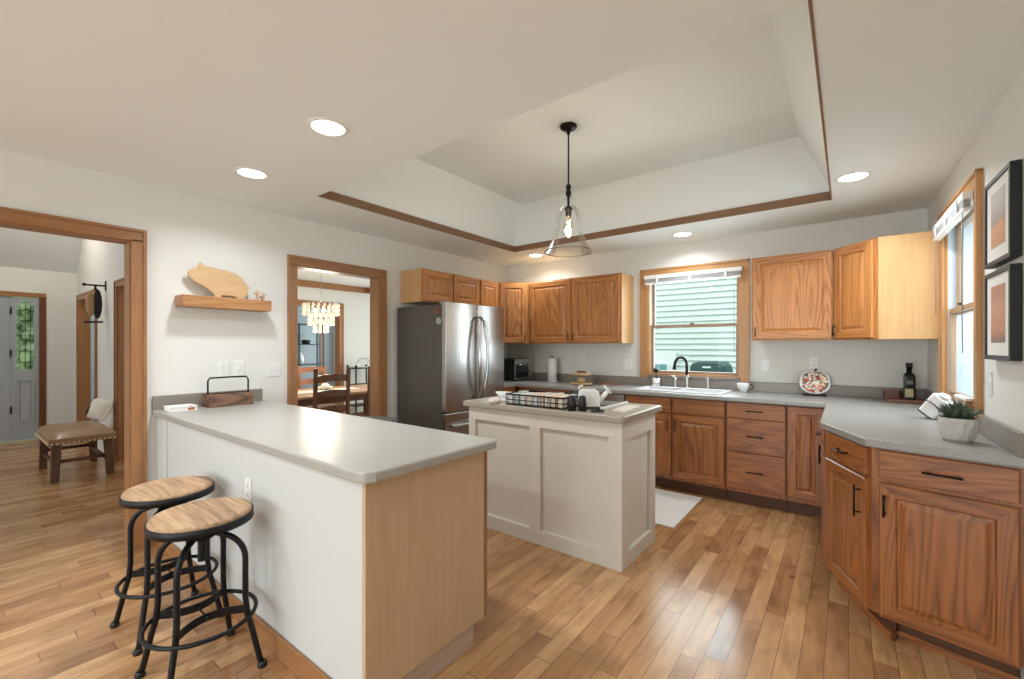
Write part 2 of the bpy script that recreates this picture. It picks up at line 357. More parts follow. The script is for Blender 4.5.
WX0, WX1, WZ0, WZ1 = 1.985, 2.90, 1.035, 2.11
wall_x('wall_back', 0, T, 0, W, H, [(WX0, WX1, WZ0, WZ1)])
RY0, RY1 = -1.52, -.70
wr = wall_y('wall_right', W, W+T, YR-.1, T, H, [(RY0, RY1, WZ0-.025, 2.15)])
wall_x('wall_rear', YR-.1, YR, -T, W+.18, H, [(.6, 3.6, .45, 2.3)])
struct('trim_5', MB().box(.6, 3.6, YR-.08, YR-.02, .45, .5).box(.6, 3.6, YR-.08, YR-.02, 2.25, 2.3).box(.6, .65, YR-.08, YR-.02, .5, 2.25).box(3.55, 3.6, YR-.08, YR-.02, .5, 2.25).box(2.07, 2.13, YR-.08, YR-.02, .5, 2.25), TRIMX)

def casing_y(name, x, h, side=1, cw=.067, t=.018):      # flat casing on a wall plane x, around hole h
    y0, y1, z0, z1 = h; xa, xb = sorted((x, x+side*t)); mb = MB()
    mb.box(xa, xb, y0-cw, y0+.008, z0, z1, 0); mb.box(xa, xb, y1-.008, y1+cw, z0, z1, 0); mb.box(xa, xb, y0-cw, y1+cw, z1-.008, z1+cw, 1)
    # raised outer back band
    xa, xb = sorted((x, x+side*(t+.008)))
    mb.box(xa, xb, y0-cw-.004, y0-cw+.014, z0, z1+cw-.014, 0); mb.box(xa, xb, y1+cw-.014, y1+cw+.004, z0, z1+cw-.014, 0); mb.box(xa, xb, y0-cw-.004, y1+cw+.004, z1+cw-.014, z1+cw+.004, 1)
    return struct(name, mb, [TRIMV, TRIMY])
def jamb_y(name, x0, x1, h, t=.015):
    y0, y1, z0, z1 = h
    return struct(name, MB().box(x0, x1, y0, y0+t, z0, z1-t).box(x0, x1, y1-t, y1, z0, z1-t).box(x0, x1, y0, y1, z1-t, z1, 1), [TRIMV, TRIMY])
casing_y('trim_6', 0, O1); jamb_y('trim_7', -T, 0, O1); casing_y('trim_8', -T, O1, -1)
casing_y('trim_9', 0, O2); jamb_y('trim_10', -T, 0, O2); casing_y('trim_11', -T, O2, -1)
struct('baseboard_left', MB().box(0, .014, O1[1]+.07, -3.852, 0, .09).box(0, .014, YR, O1[0]-.07, 0, .09).box(0, .014, -3.2, O2[0]-.07, 0, .09), TRIMY)
bbr = struct('baseboard_right', MB().box(W-.014, W, YR, -2.26, 0, .09), TRIMY)
struct('baseboard_peninsula', MB().box(.016, 2.385, -3.866, -3.852, 0, .095), TRIMX, bevel=.003)

# foyer beyond the left opening
FX = -5.6; FY = -3.5
struct('wall_foyer_far', MB().box(FX-.12, FX, -7.2, -4.95, 0, 2.46).box(FX-.12, FX, -3.88, FY, 0, 2.46).box(FX-.12, FX, -4.95, -3.88, 2.06, 2.46), WALL)
OA = (-5.38, -4.20, 0, 2.04); OB = (-3.02, -2.1, 0, 2.04)
wall_x('wall_foyer_side', FY, FY+.12, FX-.12, -T, 4.1, [OA, OB])
wall_x('wall_foyer_near', -7.3, -7.2, FX-.12, -T, 4.1, [(-3.4, -1.8, .6, 2.2)])
struct('wall_foyer_upper', MB().box(-T, -.01, -7.2, FY+.12, H+.07, 4.1), WALL)
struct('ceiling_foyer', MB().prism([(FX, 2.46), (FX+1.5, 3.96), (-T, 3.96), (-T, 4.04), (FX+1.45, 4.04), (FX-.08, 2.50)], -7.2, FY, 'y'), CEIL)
def casing_x(name, y, h, side=-1, cw=.067, t=.018):
    x0, x1, z0, z1 = h; ya, yb = sorted((y, y+side*t)); mb = MB()
    mb.box(x0-cw, x0+.008, ya, yb, z0, z1); mb.box(x1-.008, x1+cw, ya, yb, z0, z1); mb.box(x0-cw, x1+cw, ya, yb, z1-.008, z1+cw, 1)
    ya, yb = sorted((y, y+side*(t+.008)))
    mb.box(x0-cw-.004, x0-cw+.014, ya, yb, z0, z1+cw-.014); mb.box(x1+cw-.014, x1+cw+.004, ya, yb, z0, z1+cw-.014); mb.box(x0-cw-.004, x1+cw+.004, ya, yb, z1+cw-.014, z1+cw+.004, 1)
    return struct(name, mb, [TRIMV, TRIMX])
def jamb_x(name, y0, y1, h, t=.015):
    x0, x1, z0, z1 = h
    return struct(name, MB().box(x0, x0+t, y0, y1, z0, z1-t).box(x1-t, x1, y0, y1, z0, z1-t).box(x0, x1, y0, y1, z1-t, z1, 1), [TRIMV, TRIMX])
casing_x('trim_12', FY, OA); jamb_x('trim_13', FY, FY+.12, OA)
casing_x('trim_14', FY, OB); jamb_x('trim_15', FY, FY+.12, OB)
# front door with its leaded side panel
D = MB(); D.box(FX-.05, FX-.005, -4.89, -4.17, .01, 2.05)
d = D.build('door_1', DOORP, kind='structure')
def panel(y0, y1, z0, z1):
    m = MB()
    for (q0, q1, r0, r1) in ((y0, y1, z0, z0+.025), (y0, y1, z1-.025, z1), (y0, y0+.025, z0+.025, z1-.025), (y1-.025, y1, z0+.025, z1-.025)): m.box(FX-.005, FX+.008, q0, q1, r0, r1)
    m.box(FX-.005, FX, y0+.04, y1-.04, z0+.04, z1-.04); return m
panel(-4.8, -4.62, .2, .85).build('door_panel', DOORP, d, bevel=.004); panel(-4.52, -4.34, .2, .85).build('door_panel', DOORP, d, bevel=.004)
panel(-4.8, -4.34, 1.0, 1.95).build('door_panel', DOORP, d, bevel=.004)
for z in (.45, 1.25, 1.85): MB().tube([(FX+.012, -4.163, z-.05), (FX+.012, -4.163, z+.05)], .009).build('hinge', BRONZE, d)
sl = MB(); y0, y1 = -4.145, -3.90; gy0, gy1 = -4.11, -3.94
sl.box(FX-.05, FX-.005, y0, gy0, .01, 2.04).box(FX-.05, FX-.005, gy1, y1, .01, 2.04).box(FX-.05, FX-.005, gy0, gy1, .01, 1.02).box(FX-.05, FX-.005, gy0, gy1, 1.99, 2.04)
pts = [(gy0, 1.99)]+[(gy0+(gy1-gy0)/2-(gy1-gy0)/2*math.cos(t*PI/12), 1.90+.09*math.sin(t*PI/12)) for t in range(13)]+[(gy1, 1.99)]
sl.prism(pts, FX-.048, FX-.007, 'x')
sl = sl.build('door_2', DOORP, kind='structure')
panel(y0+.035, y1-.035, .26, .88).build('door_panel', DOORP, sl, bevel=.004)
def leaded():
    m = bpy.data.materials.new('garden_seen_through_leaded_glass'); m.use_nodes = True; nt = m.node_tree; N = nt.nodes
    b = N['Principled BSDF']; b.inputs['Roughness'].default_value = .15; tc = N.new('ShaderNodeTexCoord'); n = N.new('ShaderNodeTexNoise'); n.inputs['Scale'].default_value = 9; n.inputs['Detail'].default_value = 4
    cr = N.new('ShaderNodeValToRGB'); cr.color_ramp.elements[0].position = .35; cr.color_ramp.elements[0].color = srgb(70, 110, 70); cr.color_ramp.elements[1].position = .62; cr.color_ramp.elements[1].color = srgb(220, 238, 215)
    nt.links.new(tc.outputs['Object'], n.inputs['Vector']); nt.links.new(n.outputs[0], cr.inputs[0]); nt.links.new(cr.outputs[0], b.inputs['Base Color'])
    b.inputs['Transmission Weight'].default_value = .55; return m
MB().box(FX-.032, FX-.024, gy0, gy1, 1.02, 1.985).build('glass_pane', leaded(), sl)
ld = MB(); gm = (gy0+gy1)/2; X = FX-.018
for dy in (-.052, 0, .052): ld.tube([(X, gm+dy, 1.03), (X, gm+dy, 1.94)], .0028, 5)
for z in (1.12, 1.28, 1.5, 1.72, 1.86): ld.tube([(X, gy0, z), (X, gy1, z)], .0028, 5)
for z0 in (1.20, 1.78):
    for k in (-1, 1): ld.tube([(X, gm+k*.07*math.sin(t*PI/8), z0-.11+.22*t/8) for t in range(9)], .003, 5)
ld.tube([(X, gm+.04*math.cos(t*PI/8), 1.5+.09*math.sin(t*PI/8)) for t in range(16)], .003, 5, closed=True)
ld.build('leading', BLACKM, sl)
struct('trim_16', MB().box(FX-.06, FX-.003, -4.168, -4.146, 0, 2.05).box(FX-.06, FX+.0, -3.899, -3.88, 0, 2.06).box(FX-.06, FX, -4.95, -3.899, 2.05, 2.06), DOORP)
struct('trim_17', MB().box(FX, FX+.018, -3.892, -3.822, 0, 2.06).box(FX, FX+.018, -5.01, -4.94, 0, 2.06).box(FX, FX+.018, -5.01, -3.822, 2.052, 2.12, 1), [DARKTRIM, TRIMY])
# garden behind the front door panel
tag(MB().box(-9, -8.9, -7, -1, 0, 3.2).build('garden_hedge', mat('hedge', (120, 160, 100), 1)), 'green hedge outside behind the leaded glass panel', 'hedge')

# dining room and study
DX = -3.4; DY1 = 1.15
OD = (-2.0, -.47, 0, 2.04)
wall_y('wall_dining_far', DX-.12, DX, FY+.12, DY1, H, [OD])
casing_y('trim_18', DX, OD, 1); jamb_y('trim_19', DX-.12, DX, OD)
wall_x('wall_dining_side', DY1, DY1+.12, -6.5, -T, H, [(-2.7, -.9, .65, 2.15), (-5.9, -4.1, .65, 2.15)])
wall_y('wall_study_far', -6.5, -6.38, FY+.12, DY1, H, [], mat('study_paint', (176, 186, 190), .85, bump=.05))
struct('wall_dining_near', MB().box(-T, 0, 0, DY1, 0, H), WALL)
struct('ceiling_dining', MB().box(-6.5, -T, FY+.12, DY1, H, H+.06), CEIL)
struct('trim_20', MB().box(DX, DX+.05, FY+.13, .13, 2.335, 2.437).box(DX+.05, -.5, .08, .13, 2.335, 2.437, 1), [TRIMY, TRIMX])

# neighbour's house and the yard
g = struct('ground', MB().box(-30, 30, 1.45, 30, -.6, -.5).box(W+T+.1, 30, -20, 1.45, -.6, -.5), GRASS)
nb = thing('neighbour_house', 'pale mint clapboard house wall seen through the sink window', 'house', (2.5, 3.4, -.5))
sd = MB()
for i in range(55):
    z = i*.1; sd.hexa([(-5, -.04, z), (3.6, -.04, z), (3.6, .1, z), (-5, .1, z), (-5, -.006, z+.1), (3.6, -.006, z+.1), (3.6, .1, z+.1), (-5, .1, z+.1)])
sd.build('siding_wall', SIDING, nb)
MB().box(-1.74, -1.225, -.075, -.02, .9, 1.74).build('window_surround', SIDINGW, nb)
wf = MB().box(-1.69, -1.36, -.10, -.075, 1.34, 1.54).build('window_frame', SIDINGW, nb)
MB().box(-1.67, -1.532, -.105, -.10, 1.36, 1.52).box(-1.518, -1.38, -.105, -.10, 1.36, 1.52).build('pane', mat('neighbour_pane', (110, 160, 158), .1), wf)
gc = thing('grill', 'dark green covered grill standing outside behind the sink faucet', 'grill', (2.13, 2.2, -.5))
prof = [(-.24, .5), (-.25, 1.48), (-.235, 1.56), (-.20, 1.605), (-.13, 1.625), (.13, 1.625), (.20, 1.605), (.235, 1.56), (.25, 1.48), (.24, .5)]
MB().prism(prof, -.25, .25, 'y').build('cover', GREEND, gc, bevel=.03, seg=3)
MB().box(-.06, .05, -.262, -.251, 1.535, 1.56).build('name_strip', SIDINGW, gc)
MB().box(-.22, -.18, -.2, .2, 0, .5).build('leg', BLACKM, gc); MB().box(.18, .22, -.2, .2, 0, .5).build('leg', BLACKM, gc)
fc = thing('fence', 'pale grey vertical board fence seen through the right hand window', 'fence', (6.6, -1, -.5))
fm = MB()
for i in range(60): fm.box(-.02, .02 if i % 2 else .035, -4+i*.14, -4+i*.14+.132, 0, 3.3)
fm.build('board_panel', FENCE, fc)

# ------------------------------------------------------------------ windows
def make_window(n, width, height, dep=.045):     # local: x along the wall, -y into the room, z up; origin = lower left of opening at wall face
    r = bpy.data.objects.new('window_%d' % n, None); COL.objects.link(r); r['kind'] = 'structure'
    cw = .078
    m = MB(); m.box(-cw, .006, -.02, 0, -.03, height).box(width-.006, width+cw, -.02, 0, -.03, height).box(-cw, width+cw, -.02, 0, height-.006, height+cw, 1)
    m.box(-cw-.004, -cw+.014, -.028, 0, -.03, height+cw).box(width+cw-.014, width+cw+.004, -.028, 0, -.03, height+cw).box(-cw-.004, width+cw+.004, -.028, 0, height+cw-.014, height+cw+.004, 1)
    m.build('casing', [TRIMW, TRIMWH], r)
    jd = dep+.006
    for nm_, a_, b2, ms in (('jamb', 0, jd, [TRIMW, TRIMWH]), ('outer_frame', jd, .15, [VINYL, VINYL])):
        MB().box(0, .018, a_, b2, 0, height).box(width-.018, width, a_, b2, 0, height).box(.018, width-.018, a_, b2, height-.018, height, 1).box(.018, width-.018, a_, b2, -.0, .018, 1).build(nm_, ms, r)
    MB().box(-.01, width+.01, -.03, .06, -.028, 0).build('sill', DARKSILL, r, bevel=.004)
    mid = height*.49; f = .028
    for (z0, z1, y) in ((.018, mid+.018, dep+.01), (mid-.018, height-.018, dep+.043)):
        s_ = MB().box(.018, .018+f, y, y+.03, z0, z1).box(width-.018-f, width-.018, y, y+.03, z0, z1).box(.018+f, width-.018-f, y, y+.03, z0, z0+f, 1).box(.018+f, width-.018-f, y, y+.03, z1-f, z1, 1).build('sash', [SASH, SASH], r)
        MB().box(.018+f, width-.018-f, y+.004, y+.008, z0+f, z1-f).build('glass', GLASS, s_)
    MB().box(width/2-.02, width/2+.02, dep-.012, dep, mid+.018, mid+.03).build('latch', BRONZE, r)
    return r
TRIMW = wood('window_trim', (196, 148, 96), (170, 120, 72), 'z', cath=False, contrast=1.3); TRIMWH = wood('window_trim_h', (196, 148, 96), (170, 120, 72), 'x', cath=False, contrast=1.3)
DARKSILL = mat('stone_sill', (128, 118, 110), .4)
VINYL = mat('white_vinyl', (196, 206, 214), .4)
SASH = wood('sash_wood', (166, 136, 108), (140, 112, 88), 'z', cath=False)
w1 = make_window(1, WX1-WX0, WZ1-WZ0); w1.location = (WX0, 0, WZ0)
w2 = make_window(2, RY1-RY0, 2.15-WZ0+.025, .002); w2.location = (W, RY1, WZ0-.025); w2.rotation_euler = (0, 0, -PI/2)
def blind(loc, rz, width, label):
    r = thing('window_blind', label, 'blind', loc, rz)
    MB().box(0, width, -.062, -.022, .045, .085).build('headrail', WHITE, r, bevel=.003)
    m = MB()
    for i in range(9): m.box(.012, width-.012, -.058, -.028, .006+i*.0044, .008+i*.0044)
    m.build('slat_stack', [mat('slat_grey', (205, 206, 208), .5)], r)
    MB().box(.008, width-.008, -.06, -.026, -.012, .004).build('bottom_rail', WHITE, r, bevel=.003)
    for x in (.15, .5, .85): MB().box(width*x-.012, width*x+.012, -.068, -.063, .0, .075).build('valance_clip', WHITE, r)
    MB().tube([(width-.07, -.05, .05), (width-.07, -.052, -.4), (width-.07, -.05, -.75)], .0022, 5).build('cord', GREY, r)
    MB().tube([(.05, -.05, .05), (.05, -.052, -.5)], .0022, 5).build('wand', GREY, r)
    return r
blind((1.962, 0, 2.032), 0, .965, 'raised white slatted blind above the sink window')
bl2 = blind((W, RY1+.02, 2.06), -PI/2, RY1-RY0+.03, 'raised white slatted blind above the right wall window')

# ------------------------------------------------------------------ lights
def downlight(i, x, y, z, power, label, group='recessed ceiling downlights', spread=2.6):
    r = thing('ceiling_light', label, 'ceiling light', (x, y, z), 0, group)
    MB().lathe([(.098, 0), (.096, -.006), (.078, -.007), (.076, 0)], cap=False, seg=36).build('trim_ring', WHITE, r)
    MB().lathe([(.0001, -.003), (.076, -.0035)], cap=False, seg=36).build('diffuser', LAMP, r)
    area('downlight_beam', (x, y, z-.012), (0, 0, 0), .15, .15, power, WARM, spread, 'DISK')
P_ = 12*K
downlight(0, 1.673, -3.571, H, P_, 'recessed downlight above the peninsula near the tray ceiling corner')
downlight(1, .747, -3.554, H, P_*.7, 'recessed downlight nearest the left wall above the peninsula')
downlight(2, 3.76, -1.17, H, P_, 'recessed downlight right of the tray ceiling by the side window')
downlight(3, 2.458, -.36, H, P_*.35, 'recessed downlight above the sink window')
downlight(4, .77, -.42, H, P_*.4, 'recessed downlight in the far corner above the refrigerator')
for (x, y) in ((2.9, -5.6), (1.2, -5.6), (2.9, -7.6), (1.2, -7.6)):  # unseen fixtures added to give frontal fill light
    downlight(5, x, y, H, P_*1.1, 'added fill downlight, unseen, in the family room behind the viewer', 'added fill downlights')
# foyer lamp on the slope
fl = thing('ceiling_light', 'round white ceiling light on the sloped foyer ceiling', 'ceiling light', (-4.32, -4.15, 3.738-.0), 0)
fl.rotation_euler = (0, -PI/4, 0)
MB().lathe([(.14, 0), (.14, -.03), (.12, -.045)], seg=32).build('base', WHITE, fl)
MB().lathe([(.12, -.045), (.11, -.07), (.06, -.095), (.001, -.10)], seg=32, cap=False).build('dome', LAMP, fl)
area('foyer_beam', (-4.24, -4.15, 3.60), (0, 0, 0), .2, .2, 15*K, (1, .92, .8), 2.8, 'DISK')

# pendant
pd = thing('pendant_light', 'clear glass bell pendant hanging over the island', 'pendant light', (2.13, -1.986, 0))
MB().lathe([(.062, H2), (.062, H2-.012), (.045, H2-.026), (.014, H2-.034), (.012, H2-.06), (.001, H2-.06)], seg=28).build('canopy', BRONZE, pd)
MB().tube([(0, 0, H2-.05), (0, 0, 2.50)], .006, 10).build('stem', BRONZE, pd)
MB().lathe([(.008, 2.52), (.017, 2.51), (.02, 2.49), (.014, 2.475), (.021, 2.46), (.02, 2.44), (.01, 2.43), (.008, 2.36), (.024, 2.352), (.03, 2.335), (.022, 2.325), (.021, 2.285), (.001, 2.285)], seg=24).build('socket', BRONZE, pd)
bell = [(.014, 2.432), (.028, 2.425), (.034, 2.41), (.027, 2.385), (.03, 2.368), (.055, 2.35), (.075, 2.315), (.088, 2.26), (.098, 2.20), (.11, 2.14), (.128, 2.09), (.152, 2.052), (.168, 2.035), (.171, 2.028), (.166, 2.026)]
MB().lathe(bell, seg=48, cap=False).build('glass_shade', CLEAR, pd)
MB().lathe([(.171+.003*math.cos(t*PI/4), 2.029+.003*math.sin(t*PI/4)) for t in range(9)], seg=48, cap=False).build('shade_rim', glass('rim_glass', (.85, .86, .86), 1), pd)
bl = MB().lathe([(.013, 2.285), (.014, 2.265), (.03, 2.235), (.036, 2.20), (.033, 2.165), (.02, 2.14), (.001, 2.13)], seg=20).build('bulb', glass('bulb_glass', (1, .93, .8)), pd)
MB().tube([(.012*math.cos(t*1.3), .012*math.sin(t*1.3), 2.255-t*.0052) for t in range(20)], .0042, 5).build('filament', BULB, bl)
pl = bpy.data.lights.new('pendant_glow', 'POINT'); pl.energy = 7*K; pl.color = (1, .86, .66); pl.shadow_soft_size = .03
po = bpy.data.objects.new('pendant_glow', pl); COL.objects.link(po); po.location = (2.13, -1.986, 2.2)

# ------------------------------------------------------------------ cabinets
def pull(parent, x, z, y, L_=.125, vert=False, m=None):
    q = MB(); r = .0048; s_ = .028
    if vert:
        q.tube([(x, y-s_, z-L_/2), (x, y-s_, z+L_/2)], r, 8)
        for k in (-1, 1): q.tube([(x, y, z+k*L_*.36), (x, y-s_, z+k*L_*.36)], r*.9, 8)
    else:
        q.tube([(x-L_/2, y-s_, z), (x+L_/2, y-s_, z)], r, 8)
        for k in (-1, 1): q.tube([(x+k*L_*.36, y, z), (x+k*L_*.36, y-s_, z)], r*.9, 8)
    return q.build('handle', m or BRONZE, parent)
def door_mb(w_, h_, t=.02, fr=.058):
    m = MB(); prev = None
    prof = [(0, 0), (0, -t+.005), (.005, -t), (fr, -t), (fr+.007, -t+.009), (fr+.014, -t+.009), (fr+.034, -t+.001)]
    for k, (i, y) in enumerate(prof):
        m.add([(i, y, i), (w_-i, y, i), (w_-i, y, h_-i), (i, y, h_-i)], [])
        if k:
            a0 = 4*(k-1); b0 = 4*k
            for j in range(4):
                mi = 1 if j in (0, 2) and k <= 3 else 0
                m.f.append([a0+j, a0+(j+1) % 4, b0+(j+1) % 4, b0+j]); m.m.append(mi); m.sm.append(False)
    b0 = 4*(len(prof)-1); m.f.append([b0, b0+1, b0+2, b0+3]); m.m.append(0); m.sm.append(False)
    m.f.append([3, 2, 1, 0]); m.m.append(0); m.sm.append(False)
    return m
def door(parent, x0, x1, z0, z1, y=0, hx=None, hz=None, mats=None, L_=.11, arch=False):
    o = door_mb(x1-x0, z1-z0).build('door', mats or [OAKSHADE, OAKSHADEH], parent, loc=(x0, y, z0))
    if hx is not None: pull(o, hx-x0, hz-z0, -.02, L_, True)
    return o
def drawer(parent, x0, x1, z0, z1, y=0, handle=True, mats=None, name='drawer'):
    w_, h_ = x1-x0, z1-z0
    o = MB().box(0, w_, -.02, 0, 0, h_).build(name, mats or OAKSHADEH, parent, loc=(x0, y, z0), bevel=.004)
    if handle: pull(o, w_/2, h_/2, -.02, .125)
    return o
def base_cab(label, x0, x1, y, group=None, loc=(0, 0, 0), rz=0, depth=.595, hollow=False):
    t = thing('base_cabinet', label, 'cabinet', (x0, y, 0), rz, group)
    w_ = x1-x0
    (MB().box(0, w_, .001, .02, .105, .872).box(0, .016, .02, depth, .105, .872).box(w_-.016, w_, .02, depth, .105, .872).box(.016, w_-.016, .02, depth, .105, .12) if hollow else MB().box(0, w_, .001, depth, .105, .872)).build('carcass', OAKSHADE, t); MB().box(0, w_, .06, .075, 0, .105).build('toe_kick', DARKTOE, t)
    return t
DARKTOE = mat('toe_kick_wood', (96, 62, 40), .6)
yb = -.61
t = base_cab('oak corner base cabinet with one drawer and door left of the dishwasher', .66, 1.375, yb)
drawer(t, .02, .69, .735, .866); door(t, .02, .69, .128, .715, hx=.66, hz=.62)
t = base_cab('oak sink base cabinet with two doors below the window', 1.985, 2.895, yb, hollow=True)
drawer(t, .004, .446, .733, .867, handle=False, name='false_front'); drawer(t, .464, .903, .733, .867, handle=False, name='false_front')
door(t, .004, .446, .128, .715, hx=.42, hz=.62); door(t, .464, .903, .128, .715, hx=.49, hz=.62)
t = base_cab('oak drawer base with three drawers right of the sink doors', 2.9, 3.343, yb)
for z0, z1 in ((.738, .868), (.452, .730), (.138, .444)): drawer(t, .006, .437, z0, z1)
t = base_cab('oak base cabinet with one tall door in the right corner', 3.347, 3.60, yb)
door(t, .004, .243, .138, .866, hx=.232, hz=.60); MB().box(.255, .885, .001, .595, .105, .872).build('corner_box', OAKSHADE, t)
# left run between refrigerator and corner
t = thing('base_cabinet', 'oak base cabinet between the refrigerator and the far corner', 'cabinet', (.61, -1.0, 0), PI/2)
MB().box(0, .39, .001, .60, .105, .872).build('carcass', OAKSHADE, t); MB().box(0, .39, .06, .075, 0, .105).build('toe_kick', DARKTOE, t)
drawer(t, .01, .38, .735, .866); door(t, .01, .38, .128, .715, hx=.35, hz=.62)
MB().box(.39, .995, .05, .60, .105, .872).build('corner_box', OAKSHADE, t)
# dishwasher
t = thing('dishwasher', 'stainless dishwasher under the counter left of the sink', 'dishwasher', (1.38, -.61, 0))
MB().box(0, .60, .001, .58, .105, .87).build('body', GREY, t); MB().box(.004, .596, -.025, 0, .11, .865).build('door', STEEL, t, bevel=.004)
MB().box(.004, .596, -.028, -.0255, .80, .865).build('control_strip', CHROME, t); MB().tube([(.06, -.055, .77), (.54, -.055, .77)], .009, 10).tube([(.08, -.025, .77), (.08, -.055, .77)], .007).tube([(.52, -.025, .77), (.52, -.055, .77)], .007).build('handle', CHROME, t)
MB().box(0, .60, .06, .075, 0, .105).build('toe_kick', BLACK, t)
# right wall run
t = thing('base_cabinet', 'long oak base cabinet along the right wall below the window', 'cabinet', (3.63, -.615, 0), -PI/2)
MB().box(.02, 1.045, .001, .60, .105, .872).build('carcass', OAKSHADE, t); MB().box(.02, 1.045, .06, .075, 0, .105).build('toe_kick', DARKTOE, t)
drawer(t, .06, .53, .735, .866); drawer(t, .55, 1.03, .735, .866); door(t, .06, .53, .128, .715, hx=.5, hz=.62); door(t, .55, 1.03, .128, .715, hx=.58, hz=.62)
def angled(P, Q, poly, label):
    P = Vector(P); Q = Vector(Q); d_ = Q-P; th = math.atan2(d_.y, d_.x); Ln = d_.length
    t = thing('base_cabinet', label, 'cabinet', (P.x, P.y, 0), th)
    Mi = Matrix.Rotation(-th, 4, 'Z') @ Matrix.Translation((-P.x, -P.y, 0))
    MB().prism(poly, .105, .872, 'z').xf(Mi).build('carcass', OAKSHADE, t)
    return t, Ln
A0, A1, A2 = (3.637, -1.672), (3.822, -2.092), (4.276, -2.207)
t, Ln = angled(A0, A1, [A0, A1, (4.268, -1.80), (4.266, -1.672)], 'angled oak base cabinet with narrow door and drawer left of the end cabinet')
drawer(t, .035, Ln-.02, .735, .866); door(t, .035, Ln-.02, .10, .718, hx=Ln-.055, hz=.60, L_=.15)
MB().box(.0, Ln+.04, .06, .075, 0, .105).build('toe_kick', DARKTOE, t); MB().box(.01, Ln+.035, .05, .06, 0, .035).build('toe_moulding', OAKSHADEH, t)
t, Ln = angled(A1, A2, [A1, A2, (4.268, -1.805)], 'oak end base cabinet with wide door and drawer below the potted plant')
drawer(t, .03, Ln-.014, .735, .866); door(t, .03, Ln-.014, .10, .718, hx=.052, hz=.62, L_=.10)
MB().box(.05, Ln-.02, .06, .075, 0, .105).build('toe_kick', DARKTOE, t); MB().box(.045, Ln-.02, .05, .06, 0, .035).build('toe_moulding', OAKSHADEH, t)

def countertop(name, loops, z0, z1, m, parent=None, bevel=.009):
    bm = bmesh.new(); es = []
    for lp in loops:
        vs = [bm.verts.new((x, y, z1)) for x, y in lp]; es += [bm.edges.new((vs[i], vs[(i+1) % len(vs)])) for i in range(len(vs))]
    bmesh.ops.triangle_fill(bm, use_beauty=True, edges=es)
    r = bmesh.ops.extrude_face_region(bm, geom=list(bm.faces))
    bmesh.ops.translate(bm, verts=[v for v in r['geom'] if isinstance(v, bmesh.types.BMVert)], vec=(0, 0, z0-z1))
    bmesh.ops.recalc_face_normals(bm, faces=bm.faces)
    me = bpy.data.meshes.new(name); bm.to_mesh(me); bm.free(); me.materials.append(m)
    o = bpy.data.objects.new(name, me); COL.objects.link(o); o.parent = parent
    b = o.modifiers.new('bevel', 'BEVEL'); b.width = bevel; b.segments = 3; b.limit_method = 'ANGLE'; b.angle_limit = math.radians(40)
    return o
yf = -.655
ct = thing('countertop', 'grey speckled countertop wrapping the back and right walls', 'countertop')
outer = [(.001, -.001), (W-.001, -.001), (WF(-2.235)-.002, -2.235), (3.797, -2.118), (3.607, -1.682), (3.601, yf), (.645, yf), (.645, -1.0), (.001, -1.0)]
hole = [(2.06, -.54), (2.82, -.54), (2.82, -.14), (2.06, -.14)]
countertop('top', [outer, hole], .874, .914, COUNTER3, ct)
MB().box(.001, W-.001, -.02, -.001, .914, 1.008).prism([(W-.02, -.02), (W-.001, -.02), (WF(-2.215)-.002, -2.215), (WF(-2.215)-.022, -2.215)], .914, 1.008).box(.001, .02, -1.0, -.02, .914, 1.008).build('backsplash', SPLASH, ct, bevel=.004)

# sink & taps
sk = thing('sink', 'white double bowl sink set into the counter below the window', 'sink', (2.44, -.34, .914))
def bowl(x0, x1):
    m = MB(); y0, y1 = -.19, .155; d_ = -.17
    for (a_, b2, c2, e2, z0, z1) in ((x0, x1, y0, y1, d_-.006, d_), (x0, x0+.006, y0, y1, d_, 0), (x1-.006, x1, y0, y1, d_, 0), (x0, x1, y0, y0+.006, d_, 0), (x0, x1, y1-.006, y1, d_, 0)): m.box(a_, b2, c2, e2, z0, z1)
    m.lathe([(.04, d_+.001), (.042, d_+.004), (.02, d_+.002)], (x0+x1)/2, 0, 20, 1); return m
bowl(-.365, -.01).build('bowl', [SINKW, CHROME], sk); bowl(.01, .365).build('bowl', [SINKW, CHROME], sk)
MB().box(-.42, .42, -.235, -.19, .0005, .012).box(-.42, .42, .155, .215, .0005, .012).box(-.42, -.362, -.19, .155, .0005, .012).box(.362, .42, -.19, .155, .0005, .012).box(-.012, .012, -.19, .155, -.01, .01).build('rim', SINKW, sk, bevel=.004)
fz = .925
fa = thing('faucet', 'tall dark gooseneck faucet with chrome base behind the sink', 'faucet', (2.44, -.15, fz))
MB().lathe([(.027, 0), (.027, .008), (.018, .02), (.016, .10), (.0155, .13)], seg=20).build('base', CHROME, fa)
gp = [(0, 0, .13), (0, 0, .22)]+[(-.062+.062*math.cos(t*PI/10), 0-.0*t, .235+.075*math.sin(t*PI/10)) for t in range(0, 10)]+[(-.128, 0, .215), (-.133, 0, .185)]
gp = [(p[0]*.75, p[0]*.66, p[2]) for p in gp]
MB().tube(gp, [.014]*(len(gp)-2)+[.016, .018], 14).build('spout', BRONZE, fa)
def small_tap(name, x, y, label, lever=1):
    t = thing(name, label, 'tap' if name == 'tap_lever' else 'dispenser', (x, y, fz))
    MB().lathe([(.02, 0), (.02, .008), (.013, .02), (.013, .085), (.009, .10), (.001, .10)], seg=18).build('body', CHROME, t)
    MB().tube([(0, 0, .095), (-.01*lever, 0, .11), (-.05*lever, -.01, .115)], [.009, .009, .006], 10).build('lever', CHROME, t); return t
small_tap('tap_lever', 2.325, -.15, 'chrome tap lever left of the gooseneck faucet', 1)
small_tap('side_sprayer', 2.64, -.15, 'slim chrome sprayer right of the gooseneck faucet', -.3)

